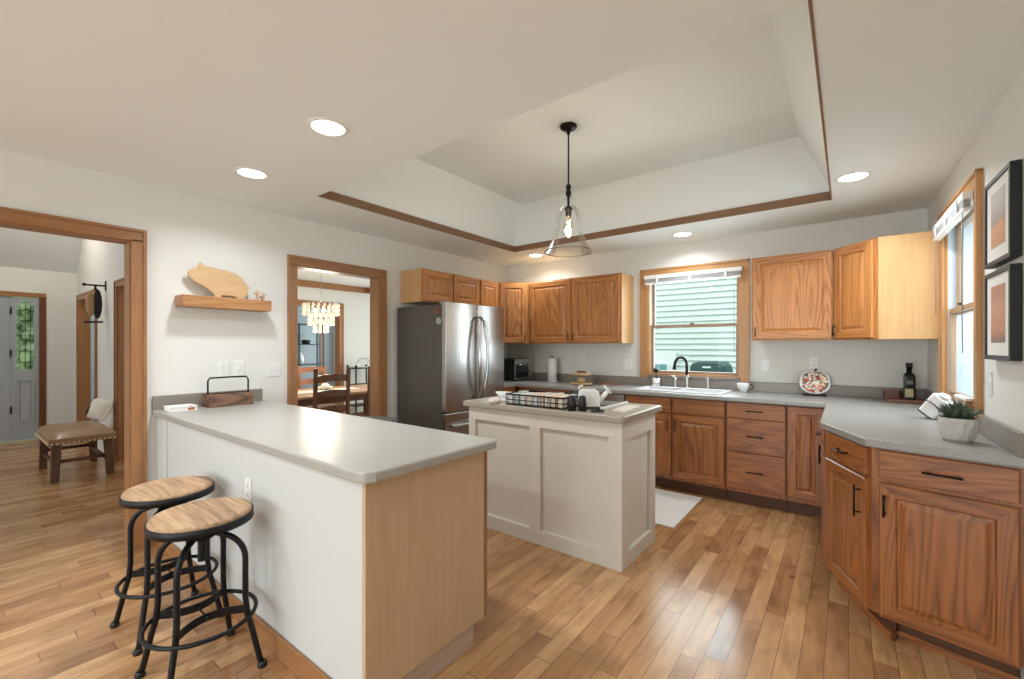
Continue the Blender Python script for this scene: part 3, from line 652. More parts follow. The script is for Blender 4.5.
# uppers
def upper(label, x0, x1, y, doors, loc=None, rz=0, z0=1.382, z1=2.134, depth=.325, group=None):
    t = thing('wall_cabinet', label, 'cabinet', loc or (x0, y, z0), rz, group); w_ = x1-x0; h_ = z1-z0
    MB().box(0, w_, .001, depth, 0, h_).build('carcass', [OAKSIDE], t)
    MB().box(0, w_, -.001, .001, 0, h_).build('face_frame', OAK, t)
    for (a_, b2, hs) in doors:
        hx = None if hs is None else (a_+.022 if hs == 'l' else b2-.022)
        door(t, a_, b2, .012, h_-.012, -.001, hx, .075, [OAK, OAKH], L_=.085)
    return t
upper('oak wall cabinet with two doors left of the sink window', .61, 1.822, -.33, [(.014, .593, 'r'), (.62, 1.192, 'l')])
upper('wide single door oak wall cabinet right of the sink window', 3.052, 3.642, -.33, [(.010, .582, 'l')], z0=1.397)
# left wall uppers (over the refrigerator and beyond)
t = thing('wall_cabinet', 'short oak wall cabinet with two doors above the refrigerator', 'cabinet', (.33, -1.81, 1.80), PI/2)
MB().box(0, .865, .001, .325, 0, .334).build('carcass', OAKSIDE, t); MB().box(0, .865, -.001, .001, 0, .334).build('face_frame', OAK, t)
door(t, .012, .425, .012, .322, -.001, None, None, [OAK, OAKH]); door(t, .445, .855, .012, .322, -.001, None, None, [OAK, OAKH])
t = thing('wall_cabinet', 'narrow oak wall cabinet beside the refrigerator before the corner', 'cabinet', (.33, -.94, 1.382), PI/2)
MB().box(0, .345, .001, .325, 0, .752).build('carcass', OAKSIDE, t); MB().box(0, .345, -.001, .001, 0, .752).build('face_frame', OAK, t)
door(t, .012, .333, .012, .74, -.001, .31, .075, [OAK, OAKH], .085)
def corner(P, Q, poly, label, hs, side=OAKSIDE, zb=1.382):
    P = Vector(P); Q = Vector(Q); d_ = Q-P; th = math.atan2(d_.y, d_.x); Ln = d_.length
    t = thing('wall_cabinet', label, 'cabinet', (P.x, P.y, zb), th)
    Mi = Matrix.Rotation(-th, 4, 'Z') @ Matrix.Translation((-P.x, -P.y, 0))
    hh = 2.134-zb; MB().prism(poly, 0, hh, 'z').xf(Mi).build('carcass', side, t)
    MB().box(0.002, Ln-.002, -.003, -.0005, 0, hh).build('face_frame', OAK, t)
    door(t, .02, Ln-.03, .012, hh-.012, -.003, (.042 if hs == 'l' else Ln-.052), .075, [OAK, OAKH], .085)
    return t
corner((.332, -.59), (.605, -.332), [(.002, -.592), (.332, -.592), (.605, -.332), (.605, -.002), (.002, -.002)], 'angled oak corner wall cabinet right of the refrigerator', 'r')
t = corner((3.646, -.335), (3.91, -.625), [(3.646, -.002), (3.646, -.335), (3.91, -.625), (W-.002, -.625), (W-.002, -.002)], 'angled oak corner wall cabinet with pale side panel beside the right window', 'l', zb=1.397)

# ------------------------------------------------------------------ peninsula
pn = thing('peninsula_cabinet', 'peninsula with white stool side wall and pale oak end panel', 'cabinet', (0, 0, 0))
MB().box(.015, 2.385, -3.85, -3.79, 0, .872).build('knee_wall', PONY, pn, label='smooth white painted back wall facing the stools')
MB().box(.015, .215, -3.857, -3.8505, .096, .872).build('pilaster', PONY, pn)
MB().box(.015, 2.385, -3.789, -3.228, .10, .872).build('carcass', OAKSHADE, pn)
MB().box(2.386, 2.405, -3.85, -3.228, .10, .872).build('end_panel', PALE, pn, label='pale oak veneer end panel')
MB().box(2.386, 2.396, -3.85, -3.29, 0, .096).build('plinth', wood('plinth_wood', (196, 176, 156), (170, 150, 132), 'y', cath=False), pn)
MB().box(2.386, 2.407, -3.227, -3.207, .10, .872).build('face_frame_edge', wood('frame_edge_wood', (150, 112, 80), (120, 86, 60)), pn)
MB().box(.015, 2.385, -3.30, -3.287, 0, .10).build('toe_kick', DARKTOE, pn)
fr = bpy.data.objects.new('front', None)
for (a_, b2) in ((.66, 1.22), (1.24, 1.80), (1.82, 2.37)):
    o = door_mb(b2-a_, .60).build('door', [OAKSHADE, OAKSHADEH], pn, loc=(b2, -3.227, .12), rot=(0, 0, PI)); pull(o, .04, .52, -.02, .11, True)
    o = MB().box(0, b2-a_, -.02, 0, 0, .13).build('drawer', OAKSHADEH, pn, loc=(b2, -3.227, .735), rot=(0, 0, PI), bevel=.004); pull(o, (b2-a_)/2, .065, -.02)
bpy.data.objects.remove(fr)
pt = thing('countertop', 'grey beige countertop on the peninsula with the wooden caddy', 'countertop')
countertop('top', [[(.001, -3.882), (2.395, -3.885), (2.432, -3.872), (2.45, -3.84), (2.455, -3.20), (2.445, -3.182), (.001, -3.178)]], .874, .914, COUNTER, pt)
MB().box(.001, .02, -3.882, -3.185, .914, 1.008).build('backsplash', SPLASH, pt, bevel=.003)

# ------------------------------------------------------------------ island
isl = thing('kitchen_island', 'cream painted panelled island in the middle of the kitchen', 'island', (0, 0, 0))
bx0, bx1, by0, by1 = 1.43, 2.67, -2.288, -1.72
MB().box(bx0, bx1-.026, by0+.026, by1, 0, .889).build('body', ISL, isl)
def panelled(w_, h_, stiles, z0, z1, t=.026):
    m = MB(); m.box(0, w_, -t, 0, 0, z0).box(0, w_, -t, 0, z1, h_)
    for a_, b2 in stiles: m.box(a_, b2, -t, 0, z0, z1)
    return m
fw = bx1-bx0
panelled(fw, .889, [(0, .065), (1.997-bx0, 2.085-bx0), (2.583-bx0, fw)], .098, .793).build('front_panelling', ISL, isl, loc=(bx0, by0+.026, 0), bevel=.002)
panelled(by1-by0-.026, .889, [(0, .09), (by1-by0-.10, by1-by0-.026)], .09, .775).build('side_panelling', ISL, isl, loc=(bx1-.026, by0+.026, 0), rot=(0, 0, PI/2), bevel=.002)
o = thing('countertop', 'speckled countertop tinted for warm light on the island holding the black wire tray', 'countertop')
countertop('top', [[(1.40, -2.325), (2.685, -2.33), (2.702, -2.313), (2.702, -1.68), (2.69, -1.665), (1.40, -1.66)]], .89, .931, COUNTER_WARM, o)

# ------------------------------------------------------------------ refrigerator
fg = thing('refrigerator', 'stainless french door refrigerator against the left wall', 'refrigerator', (.045, -1.89, 0))
MB().box(0, .66, 0, .87, .02, 1.745).build('cabinet_body', SIDE, fg, bevel=.006)
def fdoor(y0, y1, z0, z1, name='door'):
    # gently bowed front
    n = 10; pts = [(.665, y0)]+[(.715+.022*math.sin(PI*(.08+.84*k/n)), y0+(y1-y0)*k/n) for k in range(n+1)]+[(.665, y1)]
    m = MB(); m.prism(pts, z0, z1, 'z'); return m.build(name, STEEL, fg, bevel=.004)
dl = fdoor(.0, .432, .725, 1.765); dr = fdoor(.438, .87, .725, 1.765); dd = fdoor(.0, .87, .06, .712, 'freezer_drawer')
def hbar(p, y, dy):
    q = [(.735, y, .82), (.775, y+dy*.3, .86)]+[(.785+.028*math.sin(PI*k/12), y+dy*math.sin(PI*k/12), .88+.70*k/12) for k in range(13)]+[(.775, y+dy*.3, 1.60), (.735, y, 1.64)]
    MB().tube(q, .016, 12).build('handle', CHROME, p)
hbar(dl, .405, -.03); hbar(dr, .465, .03)
MB().tube([(.735, .06, .60), (.775, .09, .60)]+[(.78+.015*math.sin(PI*k/8), 0.11+.65*k/8, .60) for k in range(9)]+[(.775, .78, .60), (.735, .81, .60)], .0125, 12).build('handle', CHROME, dd)
MB().box(.60, .69, .03, .10, 1.746, 1.775).box(.60, .69, .77, .84, 1.746, 1.775).build('hinge_cover', GREY, fg)
# magnets on the side
mg = thing('fridge_magnet', 'orange brown leaf magnet high on the refrigerator side', 'magnet', (.655, -1.892, 1.68))
m = MB()
for k in range(6): a_ = k*PI/3; m.ball((.028*math.cos(a_), -.006, .02*math.sin(a_)), .016, 8, 6, 0, (1, .35, .7))
m.build('leaves', mat('autumn_leaf', (150, 92, 58), .7), mg)
tag(MB().tube([(.03*math.cos(k*PI/6)*(1 if k % 2 else .75), 0, .03*math.sin(k*PI/6)*(1 if k % 2 else .75)) for k in range(12)], .006, 6, closed=True).tube([(-.02, 0, 0), (.02, 0, 0)], .004, 6).tube([(0, 0, -.02), (0, 0, .02)], .004, 6).build('fridge_magnet', mat('white_magnet', (206, 214, 196), .6), loc=(.675, -1.897, 1.585)), 'white flower shaped magnet below the leaf magnet on the refrigerator', 'magnet')
tag(MB().prism([(-.15, 0), (.09, .0), (.1, .03), (.06, .035), (.0, .02), (-.15, .018)], -.05, .05, 'x').build('kitchen_gadget', BLACK, loc=(.60, -1.60, 1.769-.02), rot=(0, 0, .3)), 'black gadget lying on top of the refrigerator', 'gadget')
# step bin between peninsula and fridge
tb = thing('trash_can', 'stainless bin with grey lid between peninsula and refrigerator', 'bin', (.24, -2.28, 0))
rr = lambda a_, b2, r: [(a_-r+r*math.cos(t*PI/12), b2-r+r*math.sin(t*PI/12)) for t in range(7)]+[(-a_+r+r*math.cos(t*PI/12), b2-r+r*math.sin(t*PI/12)) for t in range(6, 13)]+[(-a_+r+r*math.cos(t*PI/12), -b2+r+r*math.sin(t*PI/12)) for t in range(12, 19)]+[(a_-r+r*math.cos(t*PI/12), -b2+r+r*math.sin(t*PI/12)) for t in range(18, 25)]
MB().prism(rr(.20, .14, .06), .02, .62, 'z').build('body', STEEL, tb); MB().prism(rr(.204, .144, .06), 0, .02, 'z').build('base_ring', BLACK, tb)
MB().prism(rr(.205, .145, .06), .621, .655, 'z').build('lid_rim', CHROME, tb, bevel=.004); MB().prism(rr(.19, .13, .05), .655, .672, 'z').build('lid', GREY, tb, bevel=.006)

# ------------------------------------------------------------------ bar stools
def make_stool(label):
    t = thing('bar_stool', label, 'stool', (0, 0, 0), 0)
    MB().lathe([(.001, .63), (.172, .63), (.178, .636), (.178, .650), (.172, .66), (.16, .664), (.001, .665)], seg=48).build('seat', RUST, t)
    MB().lathe([(.172, .615), (.184, .615), (.184, .647), (.179, .647), (.179, .629), (.172, .629), (.172, .615)], seg=48, cap=False).build('seat_band', BLACKM, t)
    MB().lathe([(.165, .622), (.165, .628), (.001, .628)], seg=32).lathe([(.001, .595), (.05, .595), (.05, .621), (.001, .621)], seg=20).build('seat_plate', BLACKM, t)
    pts = []
    for k in range(60): pts.append((.0145 if k % 2 else .0165, .46+k*.0023))
    MB().lathe([(.001, .46)]+pts+[(.001, .60)], seg=16).build('screw_post', BLACKM, t)
    L4 = [(-1, -1), (1, -1), (1, 1), (-1, 1)]
    for sx, sy in L4:
        d_ = .118; p = [(.164*sx, .164*sy, .012), (.157*sx, .157*sy, .04), (.135*sx, .135*sy, .17), (.123*sx, .123*sy, .23), (.118*sx, .118*sy, .30), (d_*sx, d_*sy, .46)]
        for k in range(1, 8): a_ = k*PI/2/8; q = d_-.075*(1-math.cos(a_)); p.append((q*sx, q*sy, .46+.105*math.sin(a_)))
        p += [(.03*sx, .03*sy, .575)]
        g_ = MB().tube(p, .0115, 12).build('leg', BLACKM, t)
        MB().lathe([(.017, 0), (.019, .006), (.017, .018), (.012, .024)], (.165*sx), (.165*sy), 14).build('foot', BLACK, g_)
    MB().lathe([(.001, .555), (.045, .555), (.045, .587), (.001, .587)], seg=20).build('hub', BLACKM, t)
    MB().tube([(.192*math.cos(k*PI/24), .192*math.sin(k*PI/24), .225) for k in range(48)], .0085, 10, closed=True).build('foot_ring', BLACKM, t)
    for s_ in (-1, 1):
        m = MB(); n = 16; vs = []
        for k in range(n+1):
            u = -1+2*k/n; x = .13*u; y = s_*(.13-.075*(1-u*u)); z = .245
            vs += [(x, y-.0025, z-.016), (x, y+.0025, z-.016), (x, y+.0025, z+.016), (x, y-.0025, z+.016)]
        fs = [(4*k+j, 4*k+(j+1) % 4, 4*k+4+(j+1) % 4, 4*k+4+j) for k in range(n) for j in range(4)]+[(0, 1, 2, 3), (4*n+3, 4*n+2, 4*n+1, 4*n)]
        m.add(vs, fs).build('curved_brace', BLACKM, t)
    MB().tube([(0, -.062, .245), (0, .062, .245)], .004, 8).ball((0, -.062, .245), .009).ball((0, .062, .245), .009).build('tie_rod', BLACKM, t)
    return t
s1 = make_stool('round wood seat stool farther back, nearest the foyer doorway')
s2 = copy_tree(s1); s2['label'] = 'round wood seat stool nearest the viewer along the peninsula'
s1['group'] = s2['group'] = 'bar stools at the peninsula'
s1.location = (1.10, -4.068, 0); s1.rotation_euler = (0, 0, PI/2+.05); s2.location = (1.615, -4.09, 0); s2.rotation_euler = (0, 0, PI/2)

# ------------------------------------------------------------------ wall plates
def plate(loc, rz, n, kind, label, w_=None, group=None):
    t = thing('light_switch' if kind == 's' else 'wall_outlet', label, 'switch' if kind == 's' else 'outlet', loc, rz, group)
    w_ = w_ or (.07 if n == 1 else .115)
    MB().box(-w_/2, w_/2, -.006, 0, -.057, .057).build('cover_plate', WHITE, t, bevel=.002)
    for i in range(n):
        x = 0 if n == 1 else (-.023 if i == 0 else .023)
        if kind == 's': MB().box(x-.005, x+.005, -.016, -.006, -.012, .012).build('toggle', WHITE, t)
        else:
            for z in (-.02, .02):
                q = MB().box(x-.015, x+.015, -.0085, -.006, z-.014, z+.014).build('socket', WHITE, t)
                MB().box(x-.007, x-.005, -.009, -.0085, z-.004, z+.006).box(x+.005, x+.007, -.009, -.0085, z-.004, z+.006).build('slot', BLACK, q)
    return t
q = PI/2
plate((0, -3.458, 1.172), q, 1, 'o', 'white outlet plate on the left wall above the wooden caddy')
plate((0, -3.352, 1.176), q, 1, 's', 'single white switch plate just right of the outlet above the caddy')
plate((0, -3.10, 1.155), q, 2, 's', 'double white switch plate left of the dining room doorway')
plate((1.166, 0, 1.217), 0, 1, 'o', 'white outlet on the back wall under the two door cabinet')
plate((1.75, 0, 1.14), 0, 2, 's', 'double white switch plate left of the sink window')
plate((3.118, 0, 1.165), 0, 1, 's', 'white switch plate right of the sink window')
plate((3.495, 0, 1.197), 0, 1, 'o', 'white outlet above the floral plate')
plate((W, -1.72, 1.17), -q, 1, 's', 'white switch plate below the framed prints')
plate((1.457, -3.85, .655), 0, 1, 'o', 'white outlet on the peninsula wall behind the near stool')

# ------------------------------------------------------------------ framed art
def print_mat(name, seed):
    m = bpy.data.materials.new(name); m.use_nodes = True; nt = m.node_tree; N = nt.nodes; L = nt.links; b = N['Principled BSDF']; b.inputs['Roughness'].default_value = .7
    tc = N.new('ShaderNodeTexCoord'); sp = N.new('ShaderNodeSeparateXYZ'); L.new(tc.outputs['Generated'], sp.inputs[0])
    n = N.new('ShaderNodeTexNoise'); n.inputs['Scale'].default_value = 5; mp = N.new('ShaderNodeMapping'); mp.inputs['Scale'].default_value = (1, 1, 4); mp.inputs['Location'].default_value = (seed, 0, 0)
    L.new(tc.outputs['Generated'], mp.inputs[0]); L.new(mp.outputs[0], n.inputs['Vector'])
    ad = N.new('ShaderNodeMath'); ad.operation = 'MULTIPLY_ADD'; ad.inputs[1].default_value = .35; L.new(n.outputs[0], ad.inputs[0]); L.new(sp.outputs[2], ad.inputs[2])
    cr = N.new('ShaderNodeValToRGB'); L.new(ad.outputs[0], cr.inputs[0]); e = cr.color_ramp.elements
    cs = [(0, (190, 160, 135)), (.3, (206, 150, 108)), (.55, (214, 160, 120)), (.62, (170, 150, 138)), (1, (196, 192, 188))] if seed < 2 else [(0, (120, 112, 108)), (.25, (150, 120, 104)), (.35, (196, 140, 108)), (.8, (206, 156, 126)), (1, (190, 140, 112))]
    e[0].color = srgb(*cs[0][1]); e[1].color = srgb(*cs[-1][1])
    for p, c_ in cs[1:-1]: k = e.new(p); k.color = srgb(*c_)
    L.new(cr.outputs[0], b.inputs['Base Color']); return m
for i, (z0, z1, lb) in enumerate(((1.70, 2.08, 'black framed abstract print, upper of two on the right wall'), (1.285, 1.672, 'black framed abstract print, lower of two on the right wall'))):
    w_ = .365; h_ = z1-z0; t = thing('picture_frame', lb, 'picture', (W, -1.80, z0), -q, 'framed prints on the right wall')
    f = .02; MB().box(0, w_, -.036, -.002, 0, f).box(0, w_, -.036, -.002, h_-f, h_).box(0, f, -.036, -.002, f, h_-f).box(w_-f, w_, -.036, -.002, f, h_-f).build('frame', BLACK, t, bevel=.002)
    MB().box(f, w_-f, -.030, -.004, f, h_-f).build('mat_board', PAPERW, t)
    MB().box(.085, w_-.085, -.0312, -.0302, .075, h_-.065).build('artwork', print_mat('abstract_print_%d' % i, i*3+1), t)

# ------------------------------------------------------------------ shelf and ornaments
tag(MB().box(.001, .155, -3.755, -3.175, 1.62, 1.70).build('floating_shelf', SHELFW, bevel=.003), 'thick wooden floating shelf on the left wall', 'shelf')
pig = [(-.235, .165), (-.228, .185), (-.215, .175), (-.19, .205), (-.16, .222), (-.152, .245), (-.135, .240), (-.12, .226), (-.06, .218), (.02, .208), (.09, .195), (.14, .172), (.175, .135), (.195, .11), (.205, .102), (.203, .085), (.196, .078), (.19, .05), (.172, .02), (.165, .0), (.115, 0), (.105, .014), (.07, .022), (.04, .022), (.0, .02), (-.015, .0), (-.05, 0), (-.055, .02), (-.085, .05), (-.13, .078), (-.18, .10), (-.215, .128)]
pg = thing('cutting_board', 'pig shaped wooden cutting board standing on the floating shelf', 'cutting board', (.072, -3.490, 1.70), 0)
MB().prism([(x*.90, z) for x, z in pig], -.009, .009, 'x').xf(Matrix.Rotation(-.06, 4, 'Y')).build('board', BAMBOO, pg, bevel=.003)
MB().ball((.022, -.145, .195), .004, 8, 6).build('eye', BRONZE, pg)
lf = thing('pig_figurine', 'small clear pig figurine on the right end of the shelf', 'figurine', (.09, -3.232, 1.70))
m = MB().ball((0, 0, .045), .03, 14, 10, 0, (.8, 1.05, .85)).ball((.005, -.028, .062), .018, 12, 8)
for sx, sy in ((-1, -1), (1, -1), (1, 1), (-1, 1)): m.tube([(.012*sx, .018*sy, .03), (.012*sx, .02*sy, .001)], .007, 8)
for s_ in (-1, 1): m.tube([(.008*s_, -.028, .075), (.012*s_, -.03, .088)], [.006, .002], 6)
m.build('body', mat('rosy_glass', (206, 178, 158), .15), lf)

# caddy and box on the peninsula
cy = thing('caddy', 'weathered wooden caddy with dark metal handle on the peninsula', 'caddy', (.14, -3.47, .914))
m = MB(); a_, b2 = .065, .145; m.box(-a_, a_, -b2, b2, 0, .012).box(-a_, -a_+.012, -b2, b2, .012, .092).box(a_-.012, a_, -b2, b2, .012, .092).box(-a_+.012, a_-.012, -b2, -b2+.012, .012, .092).box(-a_+.012, a_-.012, b2-.012, b2, .012, .092)
m.build('box', CADDY, cy, bevel=.002)
hp = [(0, -b2-.004, .03), (0, -b2-.004, .185), (0, -b2+.01, .205), (0, 0, .207), (0, b2-.01, .205), (0, b2+.004, .185), (0, b2+.004, .03)]
MB().tube([(p[0], p[1]*.88, p[2]) for p in hp], .006, 8).build('handle', BLACKM, cy)
nb_ = thing('napkin_box', 'flat white box with rust print beside the wooden caddy', 'box', (.16, -3.765, .914))
MB().box(-.07, .07, -.075, .075, 0, .026).build('box', PAPERW, nb_, bevel=.002)
MB().box(-.074, .074, -.078, .078, .0265, .031).build('cover', PAPERW, nb_, bevel=.001)
MB().box(.0705, .0712, .02, .06, .006, .02).box(.02, .06, .035, .05, .031, .0316).build('print', RUSTC, nb_)

# ------------------------------------------------------------------ island items
wb = thing('wire_tray', 'long black wire tray of wrapped packets on the island', 'tray', (2.035, -2.18, .931))
m = MB(); a_, b2 = .235, .115
for z in (.006, .038, .075):
    m.tube([(-a_, -b2, z), (a_, -b2, z), (a_, b2, z), (-a_, b2, z)], .004 if z < .07 else .006, 6, closed=True)
for k in range(9):
    x = -a_+2*a_*k/8; m.tube([(x, -b2, .075), (x, -b2, .006), (x, b2, .006), (x, b2, .075)], .0025, 6)
for k in range(5):
    y = -b2+2*b2*k/4
    for s_ in (-1, 1): m.tube([(s_*a_, y, .006), (s_*a_, y, .075)], .0025, 6)
m.build('wire_frame', BLACKM, wb)
pcm = [mat('packet_white', (226, 224, 218), .5), mat('packet_beige', (222, 206, 186), .5), mat('packet_pink', (216, 192, 174), .5), mat('packet_green', (176, 182, 170), .5)]
random.seed(3)
for r_ in range(2):
    for k in range(9):
        x = 2.035-.205+k*.051; y = -2.235+r_*.11; c_ = pcm[[0, 3, 0, 1, 0, 2, 1, 2, 1][k] if r_ == 0 else random.randrange(4)]
        hh = random.uniform(.062, .082)
        o = MB().box(-.021, .021, -.045, .045, .0, hh).build('packet', c_, loc=(x, y, .9395), rot=(0, 0, random.uniform(-.05, .05)), bevel=.008, seg=2)
        tag(o, 'small wrapped packet standing in the black wire tray', 'packet', 'packets in the wire tray')
MB().tube([(-.235, .115, .080), (.235, .115, .080)], .010, 8).build('rear_rail', BLACKM, wb)
gd = thing('sauce_boat', 'white ceramic sauce boat at the left end of the island', 'dish', (1.66, -2.14, .931))
MB().lathe([(.03, 0), (.032, .01), (.02, .016), (.035, .035), (.055, .065), (.052, .066), (.03, .036), (.001, .03)], seg=24, sx=1.5, sy=.9).build('bowl', WHITEG, gd)
MB().tube([(.07, 0, .055), (.10, 0, .06), (.10, 0, .02), (.06, 0, .02)], .006, 8).build('handle', WHITEG, gd)
tag(MB().lathe([(.001, 0), (.035, 0), (.046, .012), (.046, .028), (.036, .040), (.001, .042)], seg=24).build('ceramic_jar', mat('blush_ceramic', (226, 208, 200), .3), loc=(1.70, -2.305, .931)), 'small blush white round jar in front of the sauce boat', 'jar')
for i, (x, y) in enumerate(((2.325, -2.278), (2.383, -2.245))):
    t = thing('shaker', ['black salt shaker nearer the wire tray on the island', 'black pepper shaker farther from the wire tray on the island'][i], 'shaker', (x, y, .931), 0, 'black shakers on the island')
    MB().lathe([(.001, 0), (.027, 0), (.026, .05), (.021, .088), (.017, .094), (.001, .095)], seg=24).build('body', BLACK, t)
    MB().lathe([(.001, .0955), (.012, .0955), (.010, .099), (.001, .10)], seg=16).build('cap', GREY, t)
kt = thing('kettle', 'boxy white kettle with angled spout behind the black shakers', 'kettle', (2.355, -2.10, .931), .63)
MB().prism([(-.068, .012), (.066, .012), (.064, .09), (.058, .115), (.04, .125), (-.045, .125), (-.062, .115), (-.069, .09)], -.05, .05, 'y').build('body', WHITE, kt, bevel=.006, seg=2)
MB().box(-.07, .068, -.052, .052, 0, .012).build('base', BLACK, kt, bevel=.004)
MB().tube([(.06, 0, .04), (.10, 0, .085), (.125, 0, .115)], [.02, .017, .014], 10, flat=(1.3, .9)).build('spout', WHITE, kt)
MB().tube([(.10, 0, .15), (.118, 0, .13), (.145, 0, .098)], .007, 8).build('spout_tip', WHITE, kt)
MB().tube([(-.07, 0, .125), (-.065, 0, .145), (-.04, 0, .15)], .006, 8).build('lid_handle', WHITE, kt)
cs_ = thing('coaster', 'round black coaster in front of the white kettle', 'coaster', (2.475, -2.215, .931))
MB().lathe([(.001, 0), (.042, 0), (.045, .006), (.042, .012), (.03, .014), (.001, .012)], seg=28).build('disc', BLACK, cs_)
MB().lathe([(.001, .0135), (.018, .0135), (.014, .03), (.001, .032)], seg=16).build('knob', BLACK, cs_)
cp = thing('cooktop', 'dark glass cooktop with white edge set on the island', 'cooktop', (2.30, -1.93, .931))
MB().box(-.50, .155, -.03, .20, .0005, .008).build('glass_top', mat('cooktop_glass', (98, 98, 98), .12), cp)
MB().box(.1555, .172, -.29, .21, .0005, .016).build('edge_strip', WHITE, cp, bevel=.002)
for k in range(3):
    MB().lathe([(.09, .0082), (.088, .0086), (.086, .0082)], -.38+k*.2, .07, 32, cap=False).build('burner_ring', GREY, cp)
np_ = thing('notepad', 'white notepad lying at the right end of the island', 'notepad', (2.575, -1.98, .931), .05)
MB().box(-.045, .045, -.15, .13, 0, .008).build('pages', PAPERW, np_); MB().box(-.046, .046, -.151, .131, .0083, .0095).build('cover', mat('pad_cover', (222, 212, 202), .8), np_)

# ------------------------------------------------------------------ back counter items
ov = thing('toaster_oven', 'black toaster oven with silver front in the far corner', 'toaster oven', (.30, -.262, .915), PI/2)
MB().box(-.19, .20, -.17, .17, .015, .275).build('housing', BLACK, ov, bevel=.012)
MB().box(-.19, .20, -.184, -.171, .015, .275).build('front_frame', STEEL, ov, bevel=.004)
od = MB().box(-.17, .085, -.194, -.185, .04, .215).build('door', GLASSG, ov, bevel=.003); MB().tube([(-.15, -.215, .20), (.06, -.215, .20)], .007, 8).tube([(-.14, -.194, .20), (-.14, -.215, .20)], .005).tube([(.05, -.194, .20), (.05, -.215, .20)], .005).build('handle', CHROME, od)
for z in (.07, .13, .19): MB().lathe([(.016, 0), (.016, .014), (.001, .015)], seg=16).xf(Matrix.Translation((.14, -.185, z)) @ Matrix.Rotation(PI/2, 4, 'X')).build('knob', CHROME, ov)
for sx in (-.16, .17):
    for sy in (-.16, .14): MB().lathe([(.012, 0), (.012, .015)], sx, sy, 12).build('foot', BLACK, ov)
ph = thing('paper_towel_holder', 'white paper towel roll on a stand in the far corner', 'paper towel', (.845, -.17, .914))
MB().lathe([(.001, 0), (.07, 0), (.07, .01), (.001, .012)], seg=28).build('base', WHITE, ph); MB().tube([(0, 0, .01), (0, 0, .305)], .006, 8).ball((0, 0, .306), .012).build('post', BRONZE, ph)
MB().lathe([(.018, .014), (.054, .014), (.054, .285), (.018, .285)], seg=32).build('paper_roll', PAPERW, ph)
cl = thing('cake_stand', 'two tier clear stand with wooden top left of the sink', 'stand', (1.375, -.41, .914))
for z, nm in ((.012, 'lower_tier'), (.115, 'wooden_top')):
    MB().prism(rr(.115, .08, .05), z, z+.016, 'z').build(nm, [BAMBOO], cl, bevel=.003)
for sx, sy in ((-1, -1), (1, -1), (1, 1), (-1, 1)): MB().tube([(.095*sx, .06*sy, 0), (.095*sx, .06*sy, .115)], .005, 8).build('leg', CLEAR, cl)
m = MB()
for k in range(5): m.ball((-.04+k*.022, .0, .146+.006*(k % 2)), .014, 8, 6)
tag(m.build('pinecone_garland', mat('acorn_brown', (128, 84, 56), .8), loc=(1.375, -.41, .914)), 'small brown acorn cluster on top of the wooden stand', 'decoration')
tag(MB().lathe([(.001, 0), (.035, 0), (.045, .03), (.04, .055), (.02, .062), (.001, .062)], seg=20).build('wooden_bowl', BAMBOO, loc=(1.375, -.41, .943)), 'small wooden bowl on the lower tier of the stand', 'bowl')
tag(MB().tube([(.03*math.cos(k*PI/8), 0, .03*math.sin(k*PI/8)) for k in range(16)], .005, 6, closed=True).xf(Matrix.Rotation(.3, 4, 'X')).build('wire_loop', GREY, loc=(1.45, -.12, .955)), 'small grey wire loop standing beside the tiered stand', 'loop')
tag(MB().prism(rr(.12, .05, .02), 0, .014, 'z').build('serving_board', CHAIRL, loc=(1.60, -.12, .914)), 'flat wooden serving board lying right of the tiered stand', 'board')
# soap crock
sc = thing('crock', 'small white crock holding a dark brush by the sink window', 'crock', (2.115, -.105, .926))
sc.location = (2.10, -.075, .914)
MB().lathe([(.001, 0), (.036, 0), (.042, .01), (.042, .085), (.038, .092), (.034, .085), (.034, .02), (.001, .018)], seg=28).build('pot', WHITEG, sc)
MB().lathe([(.0425, .035), (.0432, .038), (.0425, .041)], seg=28, cap=False).build('grey_band', GREY, sc)
br = thing('dish_brush', 'dark round headed brush standing in the white crock', 'brush', (2.10, -.075, .935))
MB().tube([(0, 0, 0), (.004, 0, .07), (0, 0, .13)], .007, 8).build('handle', BLACK, br); MB().ball((0, 0, .155), .030, 16, 10, 0, (1, 1, .85)).build('head', BLACK, br)
# tea cup
tc_ = thing('teacup', 'white teacup with black handle right of the sink', 'cup', (2.95, -.13, .914), .2)
MB().lathe([(.001, .004), (.024, .0), (.026, .004), (.045, .04), (.055, .082), (.0525, .083), (.042, .043), (.02, .012), (.001, .010)], seg=32).build('cup', WHITEG, tc_)
MB().tube([(.048, 0, .065)]+[(.058+.026*math.sin(PI*k/8), 0, .048+.024*math.cos(PI*k/8)) for k in range(9)], .005, 8).build('handle', BLACK, tc_)
